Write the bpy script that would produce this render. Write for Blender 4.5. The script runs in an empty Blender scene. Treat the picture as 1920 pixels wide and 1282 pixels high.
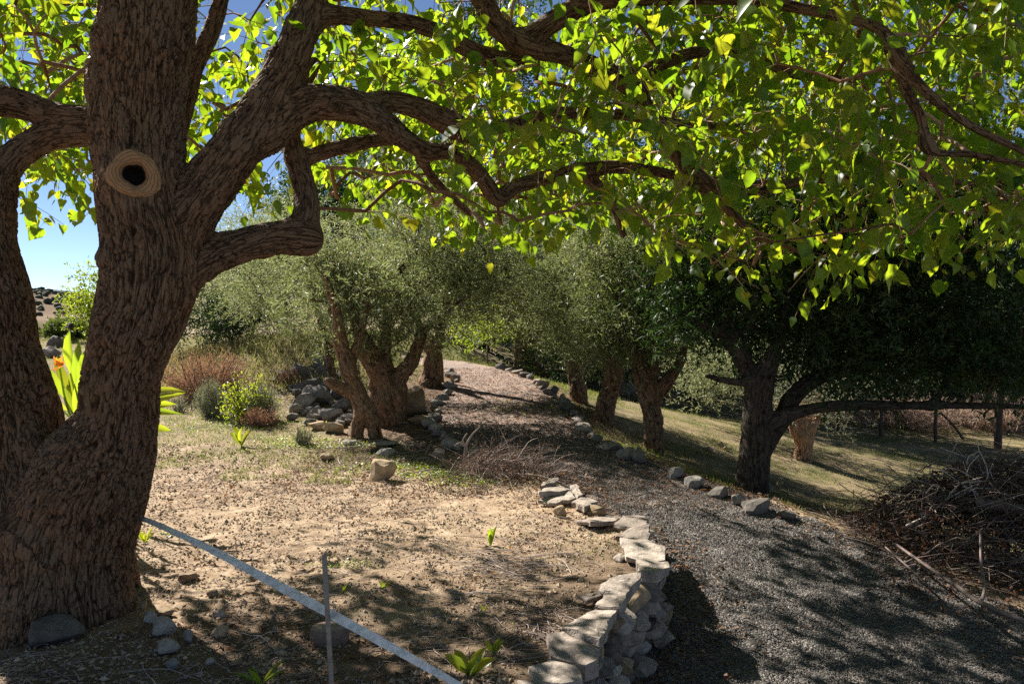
import bpy, bmesh, math, random
import numpy as np
from mathutils import Vector, Matrix

random.seed(7)
RNG = np.random.default_rng(7)
SC = bpy.context.scene
COL = SC.collection
rad = math.radians

# ------------------------------------------------------------------ camera, world, sun, exposure
CAM_H, FOC, CX, CY, HORIZON = 1.6, 1600.0, 960.0, 641.0, 590.0
PITCH = math.atan((CY - HORIZON) / FOC)
cam_d = bpy.data.cameras.new('camera')
cam = bpy.data.objects.new('camera', cam_d)
COL.objects.link(cam)
cam.location = (0, 0, CAM_H)
cam.rotation_euler = (math.pi / 2 - PITCH, 0, 0)
cam_d.sensor_width = 36
cam_d.lens = 30
cam_d.clip_start = 0.05
cam_d.clip_end = 6000
SC.camera = cam

SUN_AZ, SUN_EL = -42.0, 38.0            # azimuth measured from the view direction, negative to the left
S_DIR = Vector((math.sin(rad(SUN_AZ)) * math.cos(rad(SUN_EL)), math.cos(rad(SUN_AZ)) * math.cos(rad(SUN_EL)), math.sin(rad(SUN_EL))))
world = bpy.data.worlds.new('World')
SC.world = world
world.use_nodes = True
wn, wl = world.node_tree.nodes, world.node_tree.links
wn.clear()
sky = wn.new('ShaderNodeTexSky')
sky.sky_type = 'NISHITA'
sky.sun_disc = False
sky.sun_elevation = rad(SUN_EL)
sky.sun_rotation = rad(SUN_AZ)
sky.air_density = 0.42
sky.dust_density = 0.0
sky.ozone_density = 1.2
bgn = wn.new('ShaderNodeBackground')
bgn.inputs['Strength'].default_value = 0.05
won = wn.new('ShaderNodeOutputWorld')
wl.new(sky.outputs[0], bgn.inputs[0])
wl.new(bgn.outputs[0], won.inputs[0])

sun_d = bpy.data.lights.new('sun', 'SUN')
sun_d.energy = 5.0
sun_d.angle = rad(0.53)
sun_d.color = (1.0, 0.94, 0.85)
sun = bpy.data.objects.new('sun', sun_d)
COL.objects.link(sun)
sun.rotation_euler = S_DIR.to_track_quat('Z', 'Y').to_euler()
sun.location = (-8, 10, 12)

SC.view_settings.view_transform = 'Standard'
SC.view_settings.look = 'None'
SC.view_settings.exposure = 1.52
SC.view_settings.gamma = 1.0
SC.view_settings.use_curve_mapping = False
SC.render.engine = 'CYCLES'
SC.cycles.max_bounces = 6
SC.cycles.diffuse_bounces = 3
SC.cycles.transmission_bounces = 4
SC.cycles.use_denoising = False


# ------------------------------------------------------------------ numeric helpers
_perm = np.random.default_rng(3).permutation(256)
_perm = np.concatenate([_perm, _perm]).astype(np.int32)
_grad = np.array([[1, 1, 0], [-1, 1, 0], [1, -1, 0], [-1, -1, 0], [1, 0, 1], [-1, 0, 1], [1, 0, -1], [-1, 0, -1],
                  [0, 1, 1], [0, -1, 1], [0, 1, -1], [0, -1, -1], [1, 1, 0], [-1, 1, 0], [0, -1, 1], [0, -1, -1]], np.float32)


def pnoise(p):
    p = np.asarray(p, np.float32)
    i = np.floor(p).astype(np.int32)
    f = p - i
    i &= 255
    u = f * f * f * (f * (f * 6 - 15) + 10)
    out = 0
    for dx in (0, 1):
        wx = u[:, 0] if dx else 1 - u[:, 0]
        for dy in (0, 1):
            wy = u[:, 1] if dy else 1 - u[:, 1]
            for dz in (0, 1):
                wz = u[:, 2] if dz else 1 - u[:, 2]
                h = _perm[_perm[_perm[(i[:, 0] + dx) & 255] + ((i[:, 1] + dy) & 255)] + ((i[:, 2] + dz) & 255)] & 15
                g = _grad[h]
                out = out + wx * wy * wz * (g[:, 0] * (f[:, 0] - dx) + g[:, 1] * (f[:, 1] - dy) + g[:, 2] * (f[:, 2] - dz))
    return out


def fbm(p, oct=3, lac=2.1, gain=0.5):
    a, s, o = 1.0, 0.0, np.asarray(p, np.float32)
    for k in range(oct):
        s = s + a * pnoise(o + 17.3 * k)
        o = o * lac
        a *= gain
    return s


def sstep(a, b, x):
    t = np.clip((x - a) / (b - a), 0, 1)
    return t * t * (3 - 2 * t)


def unit(v):
    v = np.asarray(v, float)
    return v / np.maximum(np.linalg.norm(v, axis=-1, keepdims=True), 1e-9)


_ca, _sa = math.cos(PITCH), math.sin(PITCH)


def P(px, py, Y):
    """the place seen at a photograph pixel, Y metres in front of the camera"""
    u, v = (px - CX) / FOC, (CY - py) / FOC
    d = np.array([u, _ca + v * _sa, -_sa + v * _ca])
    return d * (Y / d[1]) + np.array([0, 0, CAM_H])


def project(p):
    p = np.asarray(p, float) - np.array([0, 0, CAM_H])
    dep = p[..., 1] * _ca - p[..., 2] * _sa
    up = p[..., 1] * _sa + p[..., 2] * _ca
    return CX + FOC * p[..., 0] / dep, CY - FOC * up / dep, dep


# ------------------------------------------------------------------ the lie of the land
def zp(y):
    return np.interp(y, [-10, 2, 4, 5, 6, 7.5, 9, 11, 14, 18, 22, 28, 45, 90], [-.9, -.8, -.6, -.5, -.35, -.1, .04, .2, .45, .75, .95, 1.5, 4.5, 9])


_WALL = np.array([(2.0, -.55), (3.0, -.05), (3.4, .16), (3.78, .333), (3.98, .408), (4.48, .552), (4.78, .657), (5.13, .80), (5.3, .95), (5.68, 1.015),
                  (6.0, .99), (6.57, 1.03), (6.85, .85), (7.06, .70), (7.33, .60), (8.2, .45)])
_XL = np.array([(8.2, .45), (8.6, .25), (9.4, -.6), (10.8, -1.08), (12.2, -1.07), (14.2, -.98), (15.5, -1.2), (17, -2.4), (19, -4.0)])
_XR = np.array([(2.0, 4.3), (3.0, 4.2), (4.6, 3.8), (5.7, 3.42), (6.7, 2.89), (7.3, 2.46), (7.75, 2.23), (8.55, 1.71), (9.2, 1.32), (9.8, .98), (10.8, .81),
                (12.2, .69), (14.2, .35), (15.5, 0.0), (16.8, -.9), (19, -3.6)])


def wallx(y):
    return np.interp(y, _WALL[:, 0], _WALL[:, 1])


def xl(y):
    return np.where(np.asarray(y) < 8.2, wallx(y) + .02, np.interp(y, _XL[:, 0], _XL[:, 1]))


def xr(y):
    return np.interp(y, _XR[:, 0], _XR[:, 1])


def height(x, y, fine=True):
    x, y = np.asarray(x, float), np.asarray(y, float)
    path = zp(y)
    left = np.interp(y, [9, 12, 16, 20, 26, 40, 70, 120], [0, .2, .75, 1.0, 1.3, 4, 8, 10])
    left = left + .5 * np.exp(-((x + 4.0) ** 2 / 2.2 + (y - 15.8) ** 2 / 2.0))
    v = sstep(.36, .46, -x / np.maximum(y, 1)) * sstep(19, 45, y)
    left = left * (1 - v) - 6 * v
    d = x - xr(y)
    k = np.interp(y, [6, 8], [.10, .30])
    right = path - 2.4 * (1 - np.exp(-np.maximum(d, 0) * k / 2.4))
    dl = xl(y) - x
    step_near = sstep(.06, .14, dl)
    step_far = sstep(0, .7, dl)
    far = sstep(7.8, 9.4, y)
    wl_ = step_near * (1 - far) + step_far * far
    yclip = np.where(y > 17, 1.0, 0.0)
    wl_ = np.where(y > 19, sstep(-4, 0, xl(np.minimum(y, 19)) - x), wl_)
    z = np.where(d > 0, right, path) * (1 - wl_) + left * wl_
    if fine:
        q = np.stack([x, y, np.zeros_like(x)], -1).reshape(-1, 3)
        n = .05 * pnoise(q * .7) + .02 * pnoise(q * 2.3)
        onpath = ((dl < 0.0) & (d < 0)).astype(float).ravel()
        n = n * (1 - .75 * onpath)
        near = (1 - sstep(9, 14, y)).ravel() * (1 - onpath)
        n = n + near * (.012 * pnoise(q * 7) + .010 * pnoise(q * 15 + 5) + .006 * np.abs(pnoise(q * 31 + 9)))
        z = z + n.reshape(x.shape) * np.clip(1.2 - np.exp(-np.maximum(y - 1, 0)), 0, 1)
    return z


def G(px, py):
    """the point of the ground seen at a pixel"""
    ys = np.concatenate([np.arange(2.0, 30, .03), np.arange(30, 120, .3)])
    u, v = (px - CX) / FOC, (CY - py) / FOC
    d = np.array([u, _ca + v * _sa, -_sa + v * _ca]) / (_ca + v * _sa)
    xs, zs = d[0] * ys, CAM_H + d[2] * ys
    hit = np.nonzero(zs < height(xs, ys))[0]
    j = hit[0] if len(hit) else len(ys) - 1
    return np.array([xs[j], ys[j], float(height(xs[j:j + 1], ys[j:j + 1])[0])])


def hz(x, y):
    return float(height(np.array([x]), np.array([y]))[0])


# ------------------------------------------------------------------ object helpers
def tag(o, label=None, cat=None, group=None, kind=None):
    if label: o['label'] = label
    if cat: o['category'] = cat
    if group: o['group'] = group
    if kind: o['kind'] = kind
    return o


def thing(name, label, cat, loc=(0, 0, 0), group=None):
    o = bpy.data.objects.new(name, None)
    COL.objects.link(o)
    o.location = loc
    o.empty_display_size = .1
    return tag(o, label, cat, group)


def link(name, me, material=None, parent=None, kind=None):
    o = bpy.data.objects.new(name, me)
    COL.objects.link(o)
    if material is not None and not me.materials:
        me.materials.append(material)
    if parent is not None:
        o.parent = parent
        o.location = -Vector(parent.location)
    if kind: o['kind'] = kind
    return o


def mesh(name, V, polys, smooth=True, attrs=None):
    """polys: list of integer arrays (N,3) / (N,4)"""
    me = bpy.data.meshes.new(name)
    V = np.asarray(V, np.float32)
    polys = [np.asarray(f, np.int32) for f in polys if len(f)]
    loops = np.concatenate([f.ravel() for f in polys])
    tot = np.concatenate([np.full(len(f), f.shape[1], np.int32) for f in polys])
    start = np.concatenate([[0], np.cumsum(tot)[:-1]]).astype(np.int32)
    me.vertices.add(len(V)); me.vertices.foreach_set('co', V.ravel())
    me.loops.add(len(loops)); me.loops.foreach_set('vertex_index', loops)
    me.polygons.add(len(tot)); me.polygons.foreach_set('loop_start', start); me.polygons.foreach_set('loop_total', tot)
    me.polygons.foreach_set('use_smooth', np.full(len(tot), bool(smooth)))
    for k, a in (attrs or {}).items():
        a = np.asarray(a, np.float32)
        if a.ndim == 1:
            at = me.attributes.new(k, 'FLOAT', 'POINT'); at.data.foreach_set('value', a)
        else:
            at = me.attributes.new(k, 'FLOAT_VECTOR', 'POINT'); at.data.foreach_set('vector', a.ravel())
    me.update()
    return me


class MB:
    """collects tubes, leaves and blobs into one mesh"""
    def __init__(s):
        s.V, s.F3, s.F4, s.T, s.n = [], [], [], [], 0

    def add(s, V, F, tint=.5):
        V = np.asarray(V, np.float32); F = np.asarray(F, np.int64)
        if len(V) == 0: return
        (s.F3 if F.shape[1] == 3 else s.F4).append(F + s.n)
        s.V.append(V)
        s.T.append(np.full(len(V), tint, np.float32) if np.isscalar(tint) else np.asarray(tint, np.float32))
        s.n += len(V)

    def tube(s, pts, rads, sides=5, tint=.5, cap=True):
        V, F = tube_arrays(pts, rads, sides, cap)
        s.add(V, F, tint)

    def build(s, name, material, parent=None, smooth=True, kind=None):
        polys = []
        if s.F3: polys.append(np.concatenate(s.F3))
        if s.F4: polys.append(np.concatenate(s.F4))
        me = mesh(name, np.concatenate(s.V), polys, smooth, {'tint': np.concatenate(s.T)})
        return link(name, me, material, parent, kind)


def tube_arrays(pts, rads, sides=5, cap=True):
    pts = np.asarray(pts, float)
    n = len(pts)
    rads = np.broadcast_to(np.asarray(rads, float), (n,))
    T = np.gradient(pts, axis=0)
    T = unit(T)
    ref = np.array([0, 0, 1.0]) if abs(T[0, 2]) < .9 else np.array([1.0, 0, 0])
    A = np.cross(T[0], ref); A /= np.linalg.norm(A)
    fr = []
    for i in range(n):
        A = A - T[i] * np.dot(A, T[i]); A /= max(np.linalg.norm(A), 1e-9)
        fr.append((A, np.cross(T[i], A)))
    a = np.arange(sides) * 2 * math.pi / sides
    V = np.concatenate([pts[i] + rads[i] * (np.cos(a)[:, None] * fr[i][0] + np.sin(a)[:, None] * fr[i][1]) for i in range(n)])
    i, j = np.meshgrid(np.arange(n - 1), np.arange(sides), indexing='ij')
    i, j = i.ravel(), j.ravel()
    k = (j + 1) % sides
    F = np.stack([i * sides + j, i * sides + k, (i + 1) * sides + k, (i + 1) * sides + j], 1)
    if cap:
        V = np.concatenate([V, pts[:1] - T[0] * rads[0] * .3, pts[-1:] + T[-1] * rads[-1] * .3])
        c0, c1 = n * sides, n * sides + 1
        j = np.arange(sides); k = (j + 1) % sides
        F = np.concatenate([F, np.stack([np.full(sides, c0), k, j, np.full(sides, c0)], 1)[:, [0, 1, 2, 2]],
                            np.stack([np.full(sides, c1), (n - 1) * sides + j, (n - 1) * sides + k, (n - 1) * sides + k], 1)])
        # degenerate quads are avoided: split to triangles
        tri = F[-2 * sides:, :3]
        quad = F[:-2 * sides]
        F = np.concatenate([np.concatenate([quad[:, [0, 1, 2]], quad[:, [0, 2, 3]]]), tri])
    return V, F


def spline(pts, step=.06):
    """Catmull-Rom through rows of any width (position + radius)"""
    p = np.asarray(pts, float)
    if len(p) == 2:
        m = max(2, int(np.linalg.norm(p[1, :3] - p[0, :3]) / step))
        return p[0] + (p[1] - p[0]) * np.linspace(0, 1, m + 1)[:, None]
    q = np.concatenate([[2 * p[0] - p[1]], p, [2 * p[-1] - p[-2]]])
    out = []
    for i in range(1, len(q) - 2):
        m = max(2, int(np.linalg.norm(q[i + 1, :3] - q[i, :3]) / step))
        t = (np.arange(m) / m)[:, None]
        a, b, c, d = q[i - 1:i + 3]
        out.append(.5 * ((2 * b) + (-a + c) * t + (2 * a - 5 * b + 4 * c - d) * t ** 2 + (-a + 3 * b - 3 * c + d) * t ** 3))
    out.append(p[-1:])
    r = np.concatenate(out)
    if r.shape[1] > 3: r[:, 3] = np.maximum(r[:, 3], .003)
    return r


def leaf_batch(mb, TV, TF, pos, ydir, zdir, w, l, tint):
    """place N copies of a leaf template (x across, y along, z up)"""
    N = len(pos)
    if N == 0: return
    Y = unit(ydir)
    X = unit(np.cross(Y, zdir))
    Z = np.cross(X, Y)
    w = np.broadcast_to(w, (N,)); l = np.broadcast_to(l, (N,))
    V = (pos[:, None, :] + (TV[None, :, 0] * w[:, None])[..., None] * X[:, None, :] + (TV[None, :, 1] * l[:, None])[..., None] * Y[:, None, :]
         + (TV[None, :, 2] * l[:, None])[..., None] * Z[:, None, :])
    m = len(TV)
    F = (TF[None] + (np.arange(N) * m)[:, None, None]).reshape(-1, TF.shape[1])
    mb.add(V.reshape(-1, 3), F, np.repeat(np.broadcast_to(tint, (N,)), m))


def organic(limbs, voxel, k=.05, iters=3, ends=True):
    """one continuous surface around several tapered limbs.  limbs: list of (n,4) arrays (position + radius)"""
    L = [spline(l, .05 if voxel < .02 else .08) for l in limbs]
    mb = MB()
    for l in L:
        p, r = l[:, :3], l[:, 3]
        t0, t1 = unit(p[0] - p[1]), unit(p[-1] - p[-2])
        pp = np.concatenate([[p[0] + t0 * r[0] * .8], [p[0] + t0 * r[0] * .5], p, [p[-1] + t1 * r[-1] * .5], [p[-1] + t1 * r[-1] * .8]])
        rr = np.concatenate([[r[0] * .5, r[0] * .85], r, [r[-1] * .85, r[-1] * .5]])
        mb.tube(pp, rr, 14)
    tmp = mb.build('temporary', None)
    md = tmp.modifiers.new('r', 'REMESH'); md.mode = 'VOXEL'; md.voxel_size = voxel
    dg = bpy.context.evaluated_depsgraph_get()
    ev = tmp.evaluated_get(dg); me = ev.to_mesh()
    n = len(me.vertices)
    V = np.empty(n * 3, np.float32); me.vertices.foreach_get('co', V); V = V.reshape(-1, 3).astype(float)
    F = np.empty(len(me.loops), np.int32); me.loops.foreach_get('vertex_index', F)
    lt = np.empty(len(me.polygons), np.int32); me.polygons.foreach_get('loop_total', lt)
    ev.to_mesh_clear()
    md_ = tmp.data; bpy.data.objects.remove(tmp); bpy.data.meshes.remove(md_)
    F = F.reshape(-1, 4) if (lt == 4).all() else np.array([F[s:s + 4] for s, c in zip(np.cumsum(lt) - lt, lt) if c == 4])

    lab = np.arange(n)
    E = np.concatenate([F[:, [0, 1]], F[:, [1, 2]], F[:, [2, 3]], F[:, [3, 0]]])
    while True:
        m0 = np.minimum(lab[E[:, 0]], lab[E[:, 1]])
        new = lab.copy()
        np.minimum.at(new, E[:, 0], m0); np.minimum.at(new, E[:, 1], m0)
        new = new[new]
        if (new == lab).all(): break
        lab = new
    big = np.bincount(lab).argmax()
    keep = lab == big
    ren = np.cumsum(keep) - 1
    F = ren[F[keep[F[:, 0]]]]; V = V[keep]; n = len(V)

    def field(V):
        D = np.full((len(V), len(L)), 9.0)
        for li, l in enumerate(L):
            lo, hi = l[:, :3].min(0) - l[:, 3].max() - .3, l[:, :3].max(0) + l[:, 3].max() + .3
            idx = np.nonzero(((V > lo) & (V < hi)).all(1))[0]
            if not len(idx): continue
            q = V[idx]; best = np.full(len(q), 9.0)
            for a, b in zip(l[:-1], l[1:]):
                ab = b[:3] - a[:3]; pa = q - a[:3]
                t = np.clip(pa @ ab / max(ab @ ab, 1e-9), 0, 1)
                best = np.minimum(best, np.linalg.norm(pa - t[:, None] * ab, axis=1) - (a[3] + t * (b[3] - a[3])))
            D[idx, li] = best
        return D
    for it in range(iters):
        D = field(V)
        m = D.min(1)
        s = m - k * np.log(np.exp(-(D - m[:, None]) / k).sum(1))
        N = normals(V, F)
        V = V - N * np.clip(s, -.04, .04)[:, None]
    D = field(V)
    return V, F, L, D


def normals(V, F):
    fn = np.cross(V[F[:, 2]] - V[F[:, 0]], V[F[:, 3]] - V[F[:, 1]]) if F.shape[1] == 4 else np.cross(V[F[:, 1]] - V[F[:, 0]], V[F[:, 2]] - V[F[:, 0]])
    N = np.zeros_like(V)
    for c in range(F.shape[1]):
        for ax in range(3):
            N[:, ax] += np.bincount(F[:, c], fn[:, ax], len(V))
    return unit(N)


def limb_coords(V, L, li):
    """cylinder coordinates of each vertex about limb li: (r cos a, r sin a, length)"""
    l = L[li]; p = l[:, :3]
    s = np.concatenate([[0], np.cumsum(np.linalg.norm(np.diff(p, axis=0), axis=1))])
    T = unit(np.gradient(p, axis=0))
    A = np.cross(T[0], [0.3, 1, .2]); A /= np.linalg.norm(A)
    AA, BB = [], []
    for i in range(len(p)):
        A = A - T[i] * np.dot(A, T[i]); A /= np.linalg.norm(A)
        AA.append(A); BB.append(np.cross(T[i], A))
    AA, BB = np.array(AA), np.array(BB)
    best = np.full(len(V), 1e9); out = np.zeros((len(V), 3)); R = np.ones(len(V))
    for i in range(len(p) - 1):
        ab = p[i + 1] - p[i]; pa = V - p[i]
        t = np.clip(pa @ ab / max(ab @ ab, 1e-9), 0, 1)
        e = pa - t[:, None] * ab
        d = (e * e).sum(1)
        w = d < best
        best[w] = d[w]
        a = AA[i] * (1 - t[w, None]) + AA[i + 1] * t[w, None]
        b = BB[i] * (1 - t[w, None]) + BB[i + 1] * t[w, None]
        ang = np.arctan2((e[w] * b).sum(1), (e[w] * a).sum(1))
        rr = l[i, 3] * (1 - t[w]) + l[i + 1, 3] * t[w]
        out[w] = np.stack([np.cos(ang) * rr, np.sin(ang) * rr, s[i] + t[w] * (s[i + 1] - s[i])], 1)
        R[w] = rr
    return out, R


def bark_surface(V, F, L, D, depth=.012, cell=.034, stretch=4.5, lump=.02, twist=0.0, k=.03):
    """raises bark plates that run along each limb; returns moved vertices, plate height and bark coordinates"""
    n = len(V)
    order = np.argsort(D, axis=1)
    d1 = np.take_along_axis(D, order[:, :1], 1)[:, 0]
    H = np.zeros(n); C = np.zeros((n, 3)); W = np.zeros(n); RR = np.zeros(n)
    for li in range(len(L)):
        w = np.exp(-(D[:, li] - d1) / k)
        idx = np.nonzero(w > .05)[0]
        if not len(idx): continue
        c, R = limb_coords(V[idx], L, li)
        if twist:
            a = c[:, 2] * twist
            c = np.stack([c[:, 0] * np.cos(a) - c[:, 1] * np.sin(a), c[:, 0] * np.sin(a) + c[:, 1] * np.cos(a), c[:, 2]], 1)
        cs = c * np.array([1, 1, 1 / stretch]) / cell + li * 31.7
        wob = np.stack([pnoise(c / (cell * 3) + 3), pnoise(c / (cell * 3) + 11), 0 * R], 1) * 1.1
        a = pnoise(cs + wob); b = pnoise(cs * np.array([2.1, 2.1, 4.2]) + 40 + wob * 1.3)
        crack = np.minimum(np.abs(a) * 4.6, np.abs(b) * 3.6 + .30)
        h = np.clip(crack, 0, 1) ** .8
        H[idx] += w[idx] * h; W[idx] += w[idx]
        sel = order[idx, 0] == li
        C[idx[sel]] = c[sel] + li * 2.37
        RR[idx] = np.maximum(RR[idx], R)
    H /= np.maximum(W, 1e-6)
    N = normals(V, F)
    amp = depth * np.clip(RR / .16, .12, 1)
    low = fbm(V * 3.1, 2) * lump * np.clip(RR / .2, .1, 1)
    V2 = V + N * ((H - .65) * amp + low)[:, None]
    return V2, H, C


# ------------------------------------------------------------------ materials
def nmat(name):
    m = bpy.data.materials.new(name)
    m.use_nodes = True
    nt = m.node_tree
    nt.nodes.clear()
    out = nt.nodes.new('ShaderNodeOutputMaterial')
    b = nt.nodes.new('ShaderNodeBsdfPrincipled')
    nt.links.new(b.outputs[0], out.inputs[0])
    return m, nt, b, out


def ramp(nt, src, stops):
    r = nt.nodes.new('ShaderNodeValToRGB')
    e = r.color_ramp.elements
    while len(e) < len(stops): e.new(.5)
    for i, (p, c) in enumerate(stops):
        e[i].position = p
        e[i].color = (*c, 1) if len(c) == 3 else c
    nt.links.new(src, r.inputs[0])
    return r.outputs[0]


def attr(nt, name):
    a = nt.nodes.new('ShaderNodeAttribute'); a.attribute_name = name
    return a


def noise(nt, vec, scale, detail=4, rough=.6, dist=0):
    n = nt.nodes.new('ShaderNodeTexNoise')
    n.inputs['Scale'].default_value = scale
    n.inputs['Detail'].default_value = detail
    n.inputs['Roughness'].default_value = rough
    n.inputs['Distortion'].default_value = dist
    if vec is not None: nt.links.new(vec, n.inputs['Vector'])
    return n.outputs[0]


def objco(nt):
    return nt.nodes.new('ShaderNodeTexCoord').outputs['Object']


def mixc(nt, f, a, b, mode='MIX'):
    m = nt.nodes.new('ShaderNodeMix'); m.data_type = 'RGBA'; m.blend_type = mode
    for v, i in ((f, 0), (a, 6), (b, 7)):
        if hasattr(v, 'is_linked') or hasattr(v, 'links'): nt.links.new(v, m.inputs[i])
        elif isinstance(v, (int, float)): m.inputs[i].default_value = v
        else: m.inputs[i].default_value = (*v, 1)
    return m.outputs[2]


def bump(nt, b, h, strength, dist):
    n = nt.nodes.new('ShaderNodeBump')
    n.inputs['Strength'].default_value = strength
    n.inputs['Distance'].default_value = dist
    nt.links.new(h, n.inputs['Height'])
    nt.links.new(n.outputs[0], b.inputs['Normal'])


def bark_mat(name, lo, hi, grey, scale=1.0):
    m, nt, b, out = nmat(name)
    h = attr(nt, 'bark_h').outputs['Fac']
    co = attr(nt, 'bark_co').outputs['Vector']
    mp = nt.nodes.new('ShaderNodeMapping'); mp.inputs['Scale'].default_value = (1, 1, .2)
    nt.links.new(co, mp.inputs['Vector'])
    fine = noise(nt, mp.outputs[0], 75 * scale, 5, .65)
    mp2 = nt.nodes.new('ShaderNodeMapping'); mp2.inputs['Scale'].default_value = (1, 1, .11)
    nt.links.new(co, mp2.inputs['Vector'])
    thin = noise(nt, mp2.outputs[0], 44 * scale, 2, .5, .9)
    sb = nt.nodes.new('ShaderNodeMath'); sb.operation = 'SUBTRACT'; nt.links.new(thin, sb.inputs[0]); sb.inputs[1].default_value = .5
    ab = nt.nodes.new('ShaderNodeMath'); ab.operation = 'ABSOLUTE'; nt.links.new(sb.outputs[0], ab.inputs[0])
    crack = ramp(nt, ab.outputs[0], [(.0, (0, 0, 0)), (.055, (1, 1, 1))])
    big = noise(nt, objco(nt), 2.2, 4, .6)
    c1 = ramp(nt, fine, [(.3, lo), (.62, hi)])
    c2 = mixc(nt, ramp(nt, big, [(.38, (0, 0, 0)), (.68, (1, 1, 1))]), c1, grey)
    moss = ramp(nt, noise(nt, objco(nt), 3.6, 6, .72), [(.56, (0, 0, 0)), (.70, (.6, .6, .6))])
    c2 = mixc(nt, moss, c2, (grey[0] * .75, grey[1] * 1.02, grey[2] * .85))
    c2 = mixc(nt, crack, tuple(.45 * x for x in lo), c2)
    c3 = mixc(nt, ramp(nt, h, [(.12, (1, 1, 1)), (.55, (0, 0, 0))]), c2, tuple(.35 * x for x in lo))
    nt.links.new(c3, b.inputs['Base Color'])
    hs = nt.nodes.new('ShaderNodeMath'); hs.operation = 'MULTIPLY_ADD'; nt.links.new(crack, hs.inputs[0]); hs.inputs[1].default_value = .8; nt.links.new(fine, hs.inputs[2])
    b.inputs['Roughness'].default_value = .9
    b.inputs['Specular IOR Level'].default_value = .15
    bump(nt, b, hs.outputs[0], .8, .008)
    return m


def leaf_mat(name, cols, trans, tfac=.45, rough=.45, spec=.4, noise_scale=None):
    m, nt, b, out = nmat(name)
    t = attr(nt, 'tint').outputs['Fac']
    c = ramp(nt, t, [(i / (len(cols) - 1), x) for i, x in enumerate(cols)])
    ct = ramp(nt, t, [(i / (len(trans) - 1), x) for i, x in enumerate(trans)])
    if noise_scale:
        nz = noise(nt, nt.nodes.new('ShaderNodeNewGeometry').outputs['Position'], noise_scale, 3, .6)
        k = ramp(nt, nz, [(.3, (.7, .7, .7)), (.7, (1.15, 1.15, 1.15))])
        c = mixc(nt, 1.0, c, k, 'MULTIPLY'); ct = mixc(nt, 1.0, ct, k, 'MULTIPLY')
    nt.links.new(c, b.inputs['Base Color'])
    b.inputs['Roughness'].default_value = rough
    b.inputs['Specular IOR Level'].default_value = spec
    tr = nt.nodes.new('ShaderNodeBsdfTranslucent')
    nt.links.new(ct, tr.inputs['Color'])
    mx = nt.nodes.new('ShaderNodeMixShader'); mx.inputs[0].default_value = tfac
    nt.links.new(b.outputs[0], mx.inputs[1]); nt.links.new(tr.outputs[0], mx.inputs[2])
    nt.links.new(mx.outputs[0], out.inputs[0])
    return m


def tint_mat(name, cols, rough=.9, spec=.2, nscale=20, nstr=.35, bumpd=.004, bstr=.6):
    m, nt, b, out = nmat(name)
    t = attr(nt, 'tint').outputs['Fac']
    c = ramp(nt, t, [(i / max(len(cols) - 1, 1), x) for i, x in enumerate(cols)])
    nz = noise(nt, objco(nt), nscale, 5, .65)
    k = ramp(nt, nz, [(.25, (1 - nstr,) * 3), (.75, (1 + nstr,) * 3)])
    nt.links.new(mixc(nt, 1.0, c, k, 'MULTIPLY'), b.inputs['Base Color'])
    b.inputs['Roughness'].default_value = rough
    b.inputs['Specular IOR Level'].default_value = spec
    bump(nt, b, nz, bstr, bumpd)
    return m


M = {}
M['bark'] = bark_mat('mulberry_bark', (.085, .046, .026), (.225, .135, .08), (.17, .12, .08))
M['olive_bark'] = bark_mat('olive_bark', (.11, .06, .033), (.33, .19, .105), (.23, .16, .105), 1.3)
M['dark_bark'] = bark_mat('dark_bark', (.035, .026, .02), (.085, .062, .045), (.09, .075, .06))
M['red_bark'] = bark_mat('pollard_bark', (.26, .13, .07), (.50, .28, .16), (.42, .27, .17))
M['twig'] = tint_mat('mulberry_twig', [(.14, .07, .037), (.26, .14, .078), (.38, .26, .18)], nscale=40, nstr=.5)
M['olive_twig'] = tint_mat('olive_twig', [(.06, .038, .024), (.11, .07, .045), (.17, .12, .085)], nscale=40)
M['dead_twig'] = tint_mat('dead_twig', [(.085, .058, .050), (.19, .145, .125), (.50, .42, .36)], nscale=40)
M['mulberry_leaf'] = leaf_mat('mulberry_leaf', [(.025, .06, .012), (.045, .10, .014), (.085, .13, .018)],
                              [(.22, .42, .012), (.40, .58, .016), (.66, .66, .025)], .48, .42, .35, 26)
M['olive_leaf'] = leaf_mat('olive_leaf', [(.07, .092, .038), (.145, .175, .088), (.30, .33, .215)], [(.16, .20, .05), (.27, .31, .10), (.38, .40, .18)], .40, .5, .35)
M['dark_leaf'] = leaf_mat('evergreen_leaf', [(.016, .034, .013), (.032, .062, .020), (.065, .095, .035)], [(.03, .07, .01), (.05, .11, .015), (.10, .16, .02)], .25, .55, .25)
M['shrub_leaf'] = leaf_mat('shrub_leaf', [(.03, .05, .015), (.055, .085, .025), (.09, .12, .035)], [(.08, .14, .02), (.14, .2, .03), (.2, .25, .04)], .35, .55, .25)
M['lime_leaf'] = leaf_mat('lime_leaf', [(.06, .10, .015), (.11, .15, .02), (.18, .20, .03)], [(.28, .40, .02), (.42, .52, .03), (.55, .55, .04)], .45)
M['grey_leaf'] = leaf_mat('grey_leaf', [(.17, .19, .11), (.27, .29, .19), (.36, .37, .26)], [(.16, .18, .07), (.24, .25, .12), (.3, .3, .18)], .3, .6, .2)
M['fence_brush'] = leaf_mat('fence_brush', [(.26, .18, .14), (.42, .31, .25), (.55, .43, .34)], [(.26, .17, .12), (.4, .28, .2), (.5, .38, .28)], .35, .8, .1)
M['dry_bush'] = leaf_mat('dry_bush', [(.20, .10, .065), (.34, .19, .125), (.46, .30, .20)], [(.22, .11, .06), (.36, .19, .11), (.45, .27, .15)], .35, .8, .1)
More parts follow.
